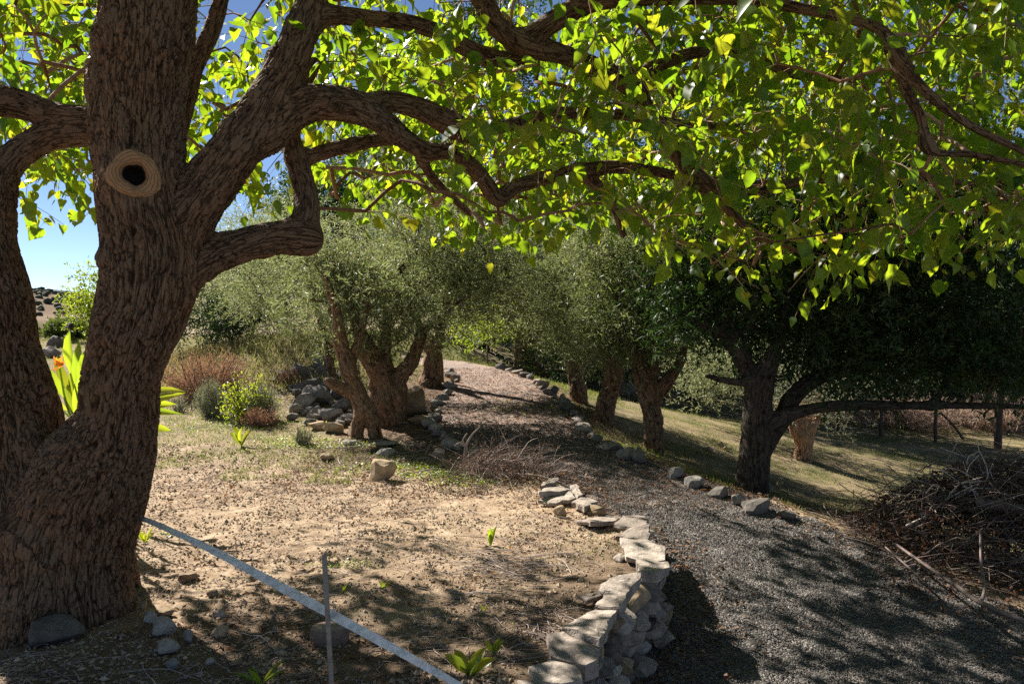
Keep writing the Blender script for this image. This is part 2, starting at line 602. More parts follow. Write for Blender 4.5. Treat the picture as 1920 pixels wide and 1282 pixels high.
M['brown_leaf'] = leaf_mat('brown_leaf', [(.06, .034, .024), (.14, .08, .055), (.30, .19, .12)], [(.08, .03, .012), (.2, .08, .02), (.35, .17, .05)], .3, .7, .15)
M['grass'] = leaf_mat('grass_blade', [(.06, .09, .02), (.14, .15, .05), (.36, .30, .16)], [(.12, .2, .02), (.25, .28, .05), (.4, .33, .14)], .4, .6, .2)
M['weed'] = leaf_mat('weed_leaf', [(.05, .10, .015), (.10, .16, .02), (.20, .22, .03)], [(.2, .38, .02), (.34, .48, .03), (.5, .5, .04)], .45)
M['strelitzia'] = leaf_mat('strelitzia_leaf', [(.04, .10, .02), (.08, .14, .02), (.14, .17, .025)], [(.26, .46, .02), (.42, .56, .025), (.6, .6, .03)], .48, .35, .5)
M['flower'] = leaf_mat('orange_petal', [(.75, .22, .02), (.85, .36, .02)], [(.8, .25, .02), (.9, .45, .03)], .4)
M['stone'] = tint_mat('pale_limestone', [(.14, .115, .095), (.25, .205, .17), (.38, .325, .27)], nscale=13, nstr=.55, bumpd=.025, bstr=.9)
M['grey_stone'] = tint_mat('grey_stone', [(.075, .066, .058), (.145, .128, .11), (.27, .245, .215)], nscale=10, nstr=.5, bumpd=.015, bstr=.8)
M['tan_stone'] = tint_mat('tan_stone', [(.16, .11, .07), (.28, .20, .12), (.38, .29, .18)], nscale=14, nstr=.4, bumpd=.012, bstr=.8)
M['pebble'] = tint_mat('gravel_pebble', [(.06, .054, .05), (.14, .125, .11), (.34, .31, .275)], nscale=60, nstr=.2, bumpd=.001)
M['clod'] = tint_mat('soil_clod', [(.20, .14, .09), (.34, .255, .175), (.50, .41, .30)], nscale=40, nstr=.25)
M['log'] = tint_mat('sawn_log', [(.20, .14, .10), (.28, .21, .16)], nscale=25)
M['rod'] = tint_mat('metal_rod', [(.24, .21, .18), (.30, .27, .24)], rough=.5, nscale=30, nstr=.3)
M['stake'] = tint_mat('wood_stake', [(.26, .20, .13), (.36, .29, .2)], nscale=30)
M['wood'] = tint_mat('weathered_wood', [(.22, .13, .085), (.3, .19, .12)], nscale=30)


def soil_mat():
    m, nt, b, out = nmat('soil')
    co = objco(nt)
    big = noise(nt, co, .55, 5, .6)
    mid = noise(nt, co, 5, 6, .7)
    fine = noise(nt, co, 46, 6, .75)
    c = ramp(nt, mid, [(.3, (.21, .145, .092)), (.5, (.38, .28, .19)), (.7, (.53, .42, .30))])
    k = ramp(nt, fine, [(.3, (.62, .60, .58)), (.65, (1.18, 1.17, 1.15))])
    c = mixc(nt, 1.0, c, k, 'MULTIPLY')
    # thin dry grass and moss away from the bare terrace
    sep = nt.nodes.new('ShaderNodeSeparateXYZ'); nt.links.new(co, sep.inputs[0])
    gcol = ramp(nt, noise(nt, co, 1.7, 6, .75), [(.36, (.075, .09, .032)), (.48, (.20, .17, .085)), (.62, (.34, .26, .16))])
    gcol = mixc(nt, 1.0, gcol, k, 'MULTIPLY')
    c = mixc(nt, attr(nt, 'grassy').outputs['Fac'], c, gcol)
    dark = mixc(nt, 1.0, ramp(nt, mid, [(.3, (.10, .068, .045)), (.7, (.19, .135, .09))]), k, 'MULTIPLY')
    c = mixc(nt, attr(nt, 'dark_ground').outputs['Fac'], c, dark)
    nt.links.new(c, b.inputs['Base Color'])
    b.inputs['Roughness'].default_value = .95
    b.inputs['Specular IOR Level'].default_value = .1
    mx = nt.nodes.new('ShaderNodeMath'); mx.operation = 'ADD'
    nt.links.new(mid, mx.inputs[0]); nt.links.new(fine, mx.inputs[1])
    bump(nt, b, mx.outputs[0], .9, .02)
    return m


def gravel_mat():
    m, nt, b, out = nmat('gravel')
    co = objco(nt)
    v = nt.nodes.new('ShaderNodeTexVoronoi'); v.inputs['Scale'].default_value = 75
    nt.links.new(co, v.inputs['Vector'])
    sp = nt.nodes.new('ShaderNodeSeparateColor'); nt.links.new(v.outputs['Color'], sp.inputs[0])
    c = ramp(nt, sp.outputs[0], [(0, (.05, .044, .04)), (.5, (.105, .094, .084)), (1, (.25, .225, .20))])
    big = noise(nt, co, 2.1, 6, .7)
    litter = ramp(nt, noise(nt, co, 60, 4, .7), [(.3, (.20, .125, .09)), (.7, (.46, .33, .25))])
    c = mixc(nt, attr(nt, 'litter').outputs['Fac'], c, mixc(nt, ramp(nt, big, [(.35, (.35, .35, .35)), (.6, (1, 1, 1))]), c, litter))
    nt.links.new(c, b.inputs['Base Color'])
    b.inputs['Roughness'].default_value = .85
    b.inputs['Specular IOR Level'].default_value = .3
    bump(nt, b, v.outputs['Distance'], .9, -.012)
    return m


M['soil'] = soil_mat()
M['gravel'] = gravel_mat()


# ------------------------------------------------------------------ ground and path
def axis(parts):
    return np.unique(np.round(np.concatenate(parts), 4))


gx = axis([np.linspace(-3.6, 4.4, 240), np.linspace(4.4, 14, 110), np.linspace(-12, -3.6, 100), -12 - np.cumsum(np.linspace(.3, 16, 40)), 14 + np.cumsum(np.linspace(.3, 16, 40))])
gy = axis([np.linspace(2.4, 9.5, 210), np.linspace(9.5, 20, 130), np.linspace(20, 50, 70), 50 + np.cumsum(np.linspace(1, 14, 34)), 2.4 - np.cumsum(np.linspace(.08, 3, 26))])
X, Y = np.meshgrid(gx, gy)
Z = height(X, Y)
nx, ny = len(gx), len(gy)
i, j = np.meshgrid(np.arange(ny - 1), np.arange(nx - 1), indexing='ij'); i, j = i.ravel(), j.ravel()
GF = np.stack([i * nx + j, i * nx + j + 1, (i + 1) * nx + j + 1, (i + 1) * nx + j], 1)
xf, yf = X.ravel(), Y.ravel()
dl_, dr_ = (xl(yf) - xf), (xf - xr(yf))
gn = fbm(np.stack([xf, yf, 0 * xf], 1) * .9, 3)
grassy = np.where(dl_ > 0, .7 * sstep(8.6, 9.8, yf + 1.6 * gn + .35 * np.minimum(0, xf + 2)), sstep(-.2, .5, dr_ + .5 * gn)) * .95
grassy = np.maximum(grassy, (yf > 16) * .9)
dark_ground = np.where(dl_ > 0, sstep(.15, .5, 1 - np.abs((xf + 1.2) / 1.3)) * sstep(8.6, 9.6, yf) * sstep(15, 13.5, yf), sstep(1.1, .1, dr_ + .5 * gn) * sstep(7, 8.5, yf) * sstep(13, 11, yf) * .8)  # mask for darker brown ground
dark_ground = np.maximum(dark_ground, sstep(5.2, 3.9, yf + .8 * gn - .5 * (xf + 1.5)) * (dl_ > 0) * .85)
dark_ground = np.maximum(dark_ground, .85 * sstep(-.05, .2, dr_) * sstep(7.2, 6.4, yf + gn))
ground = link('ground', mesh('ground', np.stack([xf, yf, Z.ravel()], 1), [GF], True, {'grassy': grassy * (1 - dark_ground), 'dark_ground': dark_ground}), M['soil'])
tag(ground, 'bare tan earth terrace and grassy slope', kind='structure')

py_ = axis([np.linspace(2.4, 9, 190), np.linspace(9, 19, 130)])
us = np.linspace(0, 1, 60)
PX = xl(py_)[:, None] * (1 - us) + xr(py_)[:, None] * us
PY = np.repeat(py_[:, None], len(us), 1)
wob = pnoise(np.stack([PX.ravel() * 0, PY.ravel() * 2.2, PX.ravel() * 0 + 3], 1)).reshape(PX.shape)
PX = PX + wob * .18 * (us > .97)
PZ = height(PX, PY) + .012 + .012 * pnoise(np.stack([PX, PY, PX * 0], -1).reshape(-1, 3) * 6).reshape(PX.shape)
PZ[:, 0] -= .05; PZ[:, -1] -= .03
pn, pm = PX.shape
i, j = np.meshgrid(np.arange(pn - 1), np.arange(pm - 1), indexing='ij'); i, j = i.ravel(), j.ravel()
PF = np.stack([i * pm + j, i * pm + j + 1, (i + 1) * pm + j + 1, (i + 1) * pm + j], 1)
litter = sstep(7.0, 9.5, PY.ravel()) * .95
path_o = link('gravel_path', mesh('gravel_path', np.stack([PX.ravel(), PY.ravel(), PZ.ravel()], 1), [PF], True, {'litter': litter}), M['gravel'])
tag(path_o, 'grey gravel path curving up between the olive trees', kind='structure')

# pebbles lying on the near path: real stones
def blob(n=1):
    bm = bmesh.new(); bmesh.ops.create_icosphere(bm, subdivisions=n, radius=1)
    V = np.array([v.co[:] for v in bm.verts]); F = np.array([[v.index for v in f.verts] for f in bm.faces]); bm.free()
    return V, F


OCT_V = np.array([(1, 0, 0), (-1, 0, 0), (0, 1, 0), (0, -1, 0), (0, 0, 1), (0, 0, -1)], float)
OCT_F = np.array([(0, 2, 4), (2, 1, 4), (1, 3, 4), (3, 0, 4), (2, 0, 5), (1, 2, 5), (3, 1, 5), (0, 3, 5)])
ICO_V, ICO_F = blob(1)


def scatter_blobs(pos, size, flat, tint, seed=0, base=(OCT_V, OCT_F)):
    BV, BF = base
    r = np.random.default_rng(seed)
    N = len(pos)
    a = r.uniform(0, 6.283, N)
    jit = r.uniform(.65, 1.25, (N, len(BV), 1)) if len(BV) < 20 else r.uniform(.85, 1.12, (N, len(BV), 1))
    v = BV[None] * jit * np.stack([size * r.uniform(.8, 1.4, N), size * r.uniform(.7, 1.1, N), size * flat], 1)[:, None, :]
    c, s_ = np.cos(a)[:, None], np.sin(a)[:, None]
    V = np.stack([v[..., 0] * c - v[..., 1] * s_, v[..., 0] * s_ + v[..., 1] * c, v[..., 2]], -1) + pos[:, None, :]
    F = (BF[None] + (np.arange(N) * len(BV))[:, None, None]).reshape(-1, 3)
    return V.reshape(-1, 3), F, np.repeat(tint, len(BV))


def in_view(x, y, z=None, m=60):
    z = height(x, y) if z is None else z
    u, v, d = project(np.stack([x, y, z], -1))
    return (u > -m) & (u < 1920 + m) & (v > -m) & (v < 1282 + m) & (d > .5)


N = 120000
yy = 3.4 + (RNG.random(N) ** 1.5) * 7.5
xx = xl(yy) + (xr(yy) - xl(yy)) * RNG.random(N)
k_ = in_view(xx, yy); xx, yy = xx[k_], yy[k_]
sz = RNG.uniform(.004, .0082, len(xx)) * np.where(RNG.random(len(xx)) < .03, 1.8, 1)
V, F, T = scatter_blobs(np.stack([xx, yy, height(xx, yy) + .016 + sz * .15], 1), sz, .6, np.clip(RNG.normal(.36, .22, len(xx)), 0, 1), 1)
mb = MB(); mb.add(V, F, T)
tag(mb.build('gravel', M['pebble'], smooth=False, kind='stuff'), 'loose grey and white gravel on the path', 'gravel')


def terrace_points(n, y0, y1, x0, power=1.4, r=RNG):
    y = y0 + (r.random(n) ** power) * (y1 - y0)
    x = x0 + (xl(y) - .25 - x0) * r.random(n)
    k = in_view(x, y)
    return x[k], y[k]


xx, yy = terrace_points(60000, 3.2, 10, -5)
cl = pnoise(np.stack([xx, yy, 0 * xx], 1) * 2.4)
k_ = cl + RNG.normal(0, .25, len(xx)) > -.05
xx, yy = xx[k_], yy[k_]
sz = RNG.uniform(.004, .012, len(xx)) * np.where(RNG.random(len(xx)) < .04, 2.0, 1)
V, F, T = scatter_blobs(np.stack([xx, yy, height(xx, yy) + sz * .2], 1), sz, .75, np.clip(RNG.normal(.5, .22, len(xx)), 0, 1), 2)
mb = MB(); mb.add(V, F, T)
tag(mb.build('soil_crumbs', M['clod'], smooth=False, kind='stuff'), 'crumbs of dry tan earth over the terrace', 'soil')


# ------------------------------------------------------------------ far hills
def hill(name, y0, depth, x0, x1, base, top, seed, mat, n=90):
    r = np.random.default_rng(seed)
    xs, t = np.linspace(x0, x1, n), np.linspace(0, 1, 30)
    XX, TT = np.meshgrid(xs, t)
    f = fbm(np.stack([XX.ravel() / (x1 - x0) * 5, TT.ravel() * 2, XX.ravel() * 0 + seed], 1), 4).reshape(XX.shape)
    prof = np.sin(np.clip(TT * 1.35, 0, 1) * math.pi / 2)
    tp = top(XX) if callable(top) else top
    ZZ = base + (tp - base) * prof * (1 + .12 * f) + f * (np.abs(tp) * .05) * prof
    YY = y0 + TT * depth
    nx_ = n
    i, j = np.meshgrid(np.arange(29), np.arange(n - 1), indexing='ij'); i, j = i.ravel(), j.ravel()
    F = np.stack([i * n + j, i * n + j + 1, (i + 1) * n + j + 1, (i + 1) * n + j], 1)
    o = link(name, mesh(name, np.stack([XX.ravel(), YY.ravel(), ZZ.ravel()], 1), [F]), mat)
    return o, XX, YY, ZZ


def hill_mat(name, a, b_, c):
    m, nt, b, out = nmat(name)
    nz = noise(nt, objco(nt), .05, 8, .7)
    nt.links.new(ramp(nt, nz, [(.35, a), (.5, b_), (.65, c)]), b.inputs['Base Color'])
    b.inputs['Roughness'].default_value = 1
    b.inputs['Specular IOR Level'].default_value = 0
    return m


M['hill'] = hill_mat('dry_hillside', (.10, .09, .06), (.19, .145, .11), (.25, .19, .145))
M['far_hill'] = hill_mat('hazed_hillside', (.07, .10, .14), (.10, .14, .19), (.13, .17, .22))  # distance haze put into the hill colour as blue
ho, HX, HY, HZ = hill('hill', 90, 160, -260, 60, -9, lambda x: np.interp(x, [-260, -135, -112, -96, -70, 60], [11.5, 7.6, 6.4, 5.0, 2.4, 2]), 5, M['hill'])
tag(ho, 'dry brown hillside beyond the garden', kind='structure')
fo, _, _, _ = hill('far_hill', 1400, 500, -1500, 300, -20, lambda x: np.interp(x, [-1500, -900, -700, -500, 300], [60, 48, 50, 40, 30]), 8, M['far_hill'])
tag(fo, 'far ridge on the horizon, coloured blue for haze', kind='structure')
mb = MB(); r = np.random.default_rng(4)
hcol = np.nonzero((HX[0] > -185) & (HX[0] < -45))[0]
for _ in range(3600):
    a, b_ = r.integers(0, 30), int(r.choice(hcol))
    t = a / 29
    if r.random() > .05 + .85 * (t > .48): continue
    s_ = r.uniform(.3, .95)
    c = np.array([HX[a, b_] + r.uniform(-2.5, 2.5), HY[a, b_] + r.uniform(-3, 3), HZ[a, b_] + s_ * .4])
    jit = r.uniform(.75, 1.2, (len(ICO_V), 1))
    mb.add(ICO_V * jit * np.array([s_, s_, s_ * .8]) + c, ICO_F, r.random())
M['scrub'] = tint_mat('hillside_scrub', [(.03, .042, .028), (.05, .062, .038), (.075, .085, .05)], nscale=3)
tag(mb.build('hillside_scrub', M['scrub'], kind='stuff'), 'dark green bushes dotted over the far brown hillside', 'scrub')


# ------------------------------------------------------------------ stones
def rock_mesh(name, seed, size, angular=.6, detail=2, flat_top=False, tint=None, rough=0):
    r = np.random.default_rng(seed)
    V, F = blob(detail)
    V = V.copy()
    for _ in range(int(7 + 11 * angular)):
        n = unit(r.normal(size=3)); d = r.uniform(.62 - .26 * angular, .84 - .22 * angular)
        h = V @ n
        V -= np.maximum(h - d, 0)[:, None] * n * .95
    if flat_top:
        V[:, 2] = np.clip(V[:, 2], -.6, .45)
    V += unit(V) * (fbm(V * 1.9 + seed, 2) * (.10 - .05 * angular))[:, None]
    V += unit(V) * (pnoise(V * 5.5 + seed) * .03 + (pnoise(V * 11 + seed) * .02 if detail > 2 else 0))[:, None]
    if rough: V += unit(V) * (fbm(V * 3.2 + seed, 3) * rough)[:, None]
    V = V / np.abs(V).max(0) * np.asarray(size) * .5
    t = r.random() if tint is None else tint
    return mesh(name, V, [F], angular < .3, {'tint': np.full(len(V), t)})


ROCK_N = [0]


def rock(name, label, cat, px, py, w, h, mat='grey_stone', group=None, deep=None, angular=.6, sink=.15, parent=None, tint=None, flat=False, rz=None, at=None, rough=0):
    """a stone whose foot shows at (px, py), w by h pixels"""
    ROCK_N[0] += 1
    g = np.array(at) if at is not None else G(px, py)
    m = g[1] / FOC
    W, H = w * m, h * m
    D = W * .8 if deep is None else deep
    me = rock_mesh(name, 100 + ROCK_N[0], (W, D, H * (1 + sink)), angular, 2 if W * 530 / g[1] < 40 and not rough else 3, flat, tint, rough)
    o = bpy.data.objects.new(name, me); COL.objects.link(o); me.materials.append(M[mat])
    loc = Vector((g[0], g[1] + D * .35, float(height(g[0:1], g[1:2] + D * .35)[0]) + H * .5 - H * sink))
    o.rotation_euler = (random.uniform(-.12, .12), random.uniform(-.12, .12), random.uniform(-.3, .3) if rz is None else rz)
    if parent is not None:
        o.parent = parent; o.location = loc - Vector(parent.location)
    else:
        o.location = loc
        tag(o, label, cat, group)
    return o


# dry stone wall: capstones traced at their own height, coursed face stones below
wall = thing('dry_stone_wall', 'low curved dry stone wall with flat capstones holding up the earth terrace', 'stone wall', (.7, 5.2, -.3))


def cap_stone(poly, ztop, thick, seed, parent, tint):
    """a slab with the given outline (world x,y), uneven top, rough sides"""
    r = np.random.default_rng(seed)
    p = np.array(poly)
    # subdivide outline and roughen
    q = []
    for a, b in zip(p, np.roll(p, -1, 0)):
        m = max(2, int(np.linalg.norm(b - a) / .05))
        for t in np.arange(m) / m: q.append(a + (b - a) * t)
    q = np.array(q); q = q + r.normal(0, .006, q.shape)
    c = q.mean(0); n = len(q)
    rings = [(.97, -thick), (1.01, -thick * .5), (1.0, -.010), (.975, 0), (.72, .002), (.36, .003)]
    V = []
    tilt = r.normal(0, .06, 2)
    for s_, z in rings:
        w = c + (q - c) * s_
        zz = ztop + z + ((w - c) @ tilt) * (1 if z > -.02 else .6) + pnoise(np.stack([w[:, 0] * 7, w[:, 1] * 7, np.full(n, seed * 1.7 + z * 9)], 1)) * .014
        off = pnoise(np.stack([w[:, 0] * 11, w[:, 1] * 11, np.full(n, seed + z * 30)], 1))[:, None] * .014 * unit(w - c)
        w = w + off * (s_ > .9)
        V.append(np.column_stack([w, zz]))
    V.append([[c[0], c[1], ztop + .007]]); V.append([[c[0], c[1], ztop - thick]])
    V = np.concatenate(V)
    i, j = np.meshgrid(np.arange(len(rings) - 1), np.arange(n), indexing='ij'); i, j = i.ravel(), j.ravel(); k = (j + 1) % n
    F4 = np.stack([i * n + j, i * n + k, (i + 1) * n + k, (i + 1) * n + j], 1)
    j = np.arange(n); k = (j + 1) % n; m = len(rings) * n
    F3 = np.concatenate([np.stack([(len(rings) - 1) * n + j, (len(rings) - 1) * n + k, np.full(n, m)], 1), np.stack([k, j, np.full(n, m + 1)], 1)])
    area = np.sum(q[:, 0] * np.roll(q[:, 1], -1) - np.roll(q[:, 0], -1) * q[:, 1])
    if area < 0: F4, F3 = F4[:, ::-1], F3[:, ::-1]
    return link('capstone', mesh('capstone', V, [F3, F4], False, {'tint': np.full(len(V), tint)}), M['stone'], parent)


CAPS = [
    ([(205, 1010), (290, 1000), (500, 1085), (492, 1135), (430, 1165), (215, 1100)], .06, .15),
    ([(295, 950), (480, 810), (590, 820), (600, 850), (545, 960), (500, 1060), (340, 975)], .07, .10),
    ([(480, 810), (530, 745), (610, 730), (672, 745), (640, 800), (600, 840)], .08, .12),
    ([(500, 700), (560, 670), (740, 640), (735, 670), (690, 700), (665, 742), (570, 735)], .10, .12),
    ([(700, 570), (740, 560), (890, 570), (890, 600), (830, 642), (740, 640)], .09, .12),
    ([(615, 460), (730, 455), (830, 490), (870, 500), (872, 560), (760, 565), (650, 540)], .07, .08),
    ([(600, 420), (690, 390), (780, 390), (792, 430), (760, 462)], .05, .09),
    ([(575, 375), (640, 320), (760, 320), (780, 380), (690, 395)], .05, .07),
    ([(370, 345), (470, 320), (620, 320), (560, 368), (450, 377)], .04, .06),
    ([(340, 250), (390, 210), (450, 210), (475, 240), (420, 280)], .06, .08),
    ([(150, 215), (180, 170), (280, 125), (325, 160), (270, 190)], .07, .07),
    ([(150, 238), (280, 180), (330, 175), (360, 220), (250, 250)], .04, .07),
    ([(160, 160), (220, 100), (265, 90), (250, 130)], .06, .08),
    ([(330, 160), (370, 150), (400, 200), (370, 220)], .02, .06),
    ([(95, 1190), (230, 1150), (370, 1190), (405, 1250), (280, 1282), (130, 1260)], .04, .12),
    ([(50, 1268), (150, 1256), (270, 1292), (250, 1345), (60, 1340)], .04, .12),
    ([(385, 790), (510, 740), (530, 755), (430, 815)], .03, .04),
]
for ci, (poly, zt, th) in enumerate(CAPS):
    w = []
    for cx, cy in poly:
        px, py = 960 + .329 * cx, 860 + .329 * cy
        u, v = (px - CX) / FOC, (CY - py) / FOC
        d = np.array([u, _ca + v * _sa, -_sa + v * _ca]); t = (zt - CAM_H) / d[2]
        w.append((d[0] * t, d[1] * t))
    c = np.mean(w, 0)
    w = c + (np.array(w) - c) * 1.02
    cap_stone(w, .8 * zt + .01, th * .5, 20 + ci, wall, RNG.uniform(.25, .85))

r = np.random.default_rng(11)
yc = np.arange(2.9, 8.2, .01)
wxs = wallx(yc)
arc = np.concatenate([[0], np.cumsum(np.hypot(np.diff(yc), np.diff(wxs)))])
for course in range(5):
    s_ = r.uniform(0, .1)
    while s_ < arc[-1] - .1:
        ln = r.uniform(.11, .34)
        m = s_ + ln / 2
        y = np.interp(m, arc, yc); x = np.interp(m, arc, wxs)
        base = float(zp(y)) - .04
        top = -.03
        hcourse = max((top - base) / max(1, round((top - base) / .12)), .05)
        z0 = base + course * hcourse
        s_ += ln * .96
        if z0 + .05 > top: continue
        y2 = np.interp(m + .02, arc, yc); x2 = np.interp(m + .02, arc, wxs)
        ang = math.atan2(y2 - y, x2 - x)
        hgt = hcourse * r.uniform(.85, 1.3)
        me = rock_mesh('wall_stone', 400 + int(r.integers(0, 99999)), (ln * 1.02, .24, hgt), .75, 3 if y < 5.6 else 2, tint=r.uniform(.05, 1))
        o = bpy.data.objects.new('stone', me); COL.objects.link(o); me.materials.append(M['stone' if r.random() < .75 else 'tan_stone'])
        o.parent = wall
        nrm = np.array([math.sin(ang), -math.cos(ang)])
        if nrm[0] < 0: nrm = -nrm
        off = -.10 + .035 * (4 - course) * .5 + r.uniform(-.05, .03)
        o.location = Vector((x + nrm[0] * off, y + nrm[1] * off, z0 + hcourse * .5)) - Vector(wall.location)
        o.rotation_euler = (r.uniform(-.12, .12), r.uniform(-.15, .15), ang)


def edging(name, label, xfun, ys, seed, szr, loc, big=()):
    e = thing(name, label, 'stone edging', loc)
    r = np.random.default_rng(seed)
    for y in ys:
        y = y + r.uniform(-.08, .08)
        x = float(xfun(y)) + r.uniform(-.05, .05)
        s_ = r.uniform(*szr)
        me = rock_mesh('edging_stone', seed * 50 + int(y * 100), (s_ * r.uniform(.9, 1.4), s_ * r.uniform(.9, 1.5), s_ * r.uniform(.65, 1.0)), .7, 2, tint=r.uniform(.2, .9))
        o = bpy.data.objects.new('stone', me); COL.objects.link(o); me.materials.append(M['grey_stone' if r.random() < .6 else 'stone'])
        o.parent = e
        o.location = Vector((x, y, hz(x, y) + s_ * .22)) - Vector(e.location)
        o.rotation_euler = (r.uniform(-.25, .25), r.uniform(-.25, .25), r.uniform(0, 6))
    for (px, py, w, h) in big:
        rock('stone', None, None, px, py, w, h, 'grey_stone', parent=e, angular=.8, tint=r.uniform(.4, .9))
    return e


edging('left_path_edging', 'row of grey stones edging the left side of the gravel path by the hollow olives', lambda y: xl(y) + .02, np.arange(9.0, 15.2, .24), 5, (.10, .22), (-.9, 11, .2))
edging('right_path_edging', 'row of grey stones edging the right side of the gravel path', lambda y: xr(y) + .06, np.concatenate([np.arange(9.3, 12.4, .23), np.arange(12.5, 16, .34)]), 6, (.10, .20), (.9, 11, .2),
       [(1170, 866, 48, 30), (1198, 872, 30, 36), (1265, 902, 40, 26), (1306, 918, 44, 34), (1352, 938, 48, 28), (1388, 952, 34, 24), (1425, 968, 58, 34), (1482, 980, 46, 20)])

ROCKS = [
    ('boulder', 'large rounded brown boulder between the hollow olive trunk and the path edge', 'boulder', 772, 782, 80, 62, 'tan_stone', None, .25, .25),
    ('boulder', 'rough ochre boulder standing on the sunlit edge of the earth terrace', 'boulder', 714, 902, 58, 52, 'tan_stone', None, .7, .85),
    ('rock', 'flat blue-white stone in the weeds below the leaning olive', 'rock', 722, 856, 42, 16, 'grey_stone', None, .5, 1.0),
    ('rock', 'small tan stone alone on the bare earth left of the ochre boulder', 'rock', 611, 864, 24, 16, 'tan_stone', None, .8, .9),
    ('rock', 'pale stone at the foot of the dead twiggy bush', 'rock', 823, 862, 30, 24, 'stone', None, .8, .6),
    ('rock', 'smaller reddish rock leaning against the rounded boulder', 'rock', 785, 797, 40, 24, 'tan_stone', None, .7, .2),
    ('rock', 'upright brown stone lying on the flat capstones at the wall corner', 'rock', 1118, 966, 42, 18, 'tan_stone', None, .6, .3),
    ('rock', 'small pale rock on the terrace beside the widest capstone', 'rock', 1166, 1056, 32, 18, 'stone', None, .8, .8),
    ('rock', 'brown stone heaped with earth left of the corner capstones', 'rock', 1052, 972, 30, 22, 'tan_stone', None, .7, .4),
    ('rock', 'long flat dark slab against the foot of the mulberry trunk', 'rock', 80, 1212, 130, 52, 'grey_stone', None, 1.0, .3),
    ('rock', 'pale round stone touching the right foot of the mulberry trunk', 'rock', 279, 1170, 30, 28, 'stone', None, .5, .9),
    ('rock', 'tan stone wedged behind the pale round stone by the mulberry trunk', 'rock', 304, 1160, 36, 22, 'tan_stone', None, .5, .4),
    ('rock', 'pointed pale grey rock in front of the small stones by the mulberry trunk', 'rock', 298, 1198, 50, 42, 'stone', None, .9, .8),
    ('rock', 'low whitish rock in the shade below the pointed rock', 'rock', 303, 1234, 56, 30, 'stone', None, .7, .75),
    ('rock', 'small grey stone nearest the bottom left, below the whitish rock', 'rock', 322, 1258, 30, 20, 'grey_stone', None, .7, .9),
    ('rock', 'tan square stone right of the fallen stick', 'rock', 409, 1198, 36, 26, 'tan_stone', None, .9, .8),
    ('rock', 'pale flat stone just above the tan square stone', 'rock', 409, 1162, 28, 16, 'stone', None, .6, .8),
    ('rock', 'small white stone below the fallen stick on dark soil', 'rock', 392, 1248, 26, 14, 'stone', None, .6, 1.0),
    ('rock', 'thin reddish stone on the soil left of the metal rod', 'rock', 442, 1250, 30, 11, 'tan_stone', None, .7, .5),
    ('rock', 'brown stone half buried in earth right of the trunk', 'rock', 350, 1094, 38, 20, 'tan_stone', None, .4, .2),
    ('rock', 'small red-brown stone in the soil above the pale flat stone', 'rock', 397, 1122, 22, 14, 'tan_stone', None, .7, .4),
    ('rock', 'narrow grey stone standing beside the fallen stick', 'rock', 352, 1214, 22, 30, 'grey_stone', None, .8, .9),
    ('rock', 'upright brown stone leaning on the mulberry trunk', 'rock', 269, 1146, 16, 26, 'tan_stone', None, .6, .4),
    ('rock', 'grey rock on the grass slope between the two thick olive trunks on the right', 'rock', 1186, 742, 44, 30, 'grey_stone', None, .7, .9),
    ('rock', 'largest tan rock of the three in the sun left of the dark tree', 'rock', 1330, 848, 18, 12, 'tan_stone', None, .7, .6),
    ('rock', 'middle tan rock in the sun left of the dark tree', 'rock', 1352, 838, 13, 11, 'tan_stone', None, .7, .8),
    ('rock', 'small flat rock close to the dark tree on the sunny grass', 'rock', 1361, 845, 14, 8, 'tan_stone', None, .7, .7),
    ('rock', 'cube-like tan rock in the grass right of the dark tree trunk', 'rock', 1463, 914, 16, 14, 'tan_stone', None, 1., .8),
    ('rock', 'grey-white rock behind the foot of the dark tree trunk', 'rock', 1443, 922, 26, 18, 'grey_stone', None, .7, 1.0),
    ('rock', 'dark round stone beside the far right path edge below the grassy bank', 'rock', 1035, 742, 28, 24, 'grey_stone', None, .4, .1),
    ('rock', 'thin upright stone right of the dark round stone', 'rock', 1053, 752, 14, 16, 'tan_stone', None, .8, .5),
    ('rock', 'pale stone left of the old olive stump by the path end', 'rock', 956, 681, 14, 9, 'stone', None, .5, .8),
    ('boulder', 'upper grey boulder on the hill crest behind the mulberry fork', 'boulder', 96, 652, 40, 24, 'grey_stone', None, .5, .5),
    ('boulder', 'lower pale boulder on the hill crest behind the mulberry fork', 'boulder', 88, 670, 46, 24, 'stone', None, .5, .6),
    ('rock', 'pale flat stone in front of the leaning olive trunk', 'rock', 655, 838, 46, 14, 'stone', None, .7, .9),
    ('rock', 'long flat pale stone right of the leaning olive trunk', 'rock', 722, 838, 66, 12, 'stone', None, .7, .6),
    ('rock', 'broad tan slab in front of the rock heap', 'rock', 622, 814, 50, 24, 'tan_stone', None, .9, .9),
    ('rock', 'tan slab left of the broad slab below the rock heap', 'rock', 596, 806, 44, 16, 'tan_stone', None, .9, .7),
]
for (n_, lab, cat, px, py, w, h, mt, grp, ang, tn) in ROCKS:
    rock(n_, lab, cat, px, py, w, h, mt, grp, angular=ang, tint=tn)

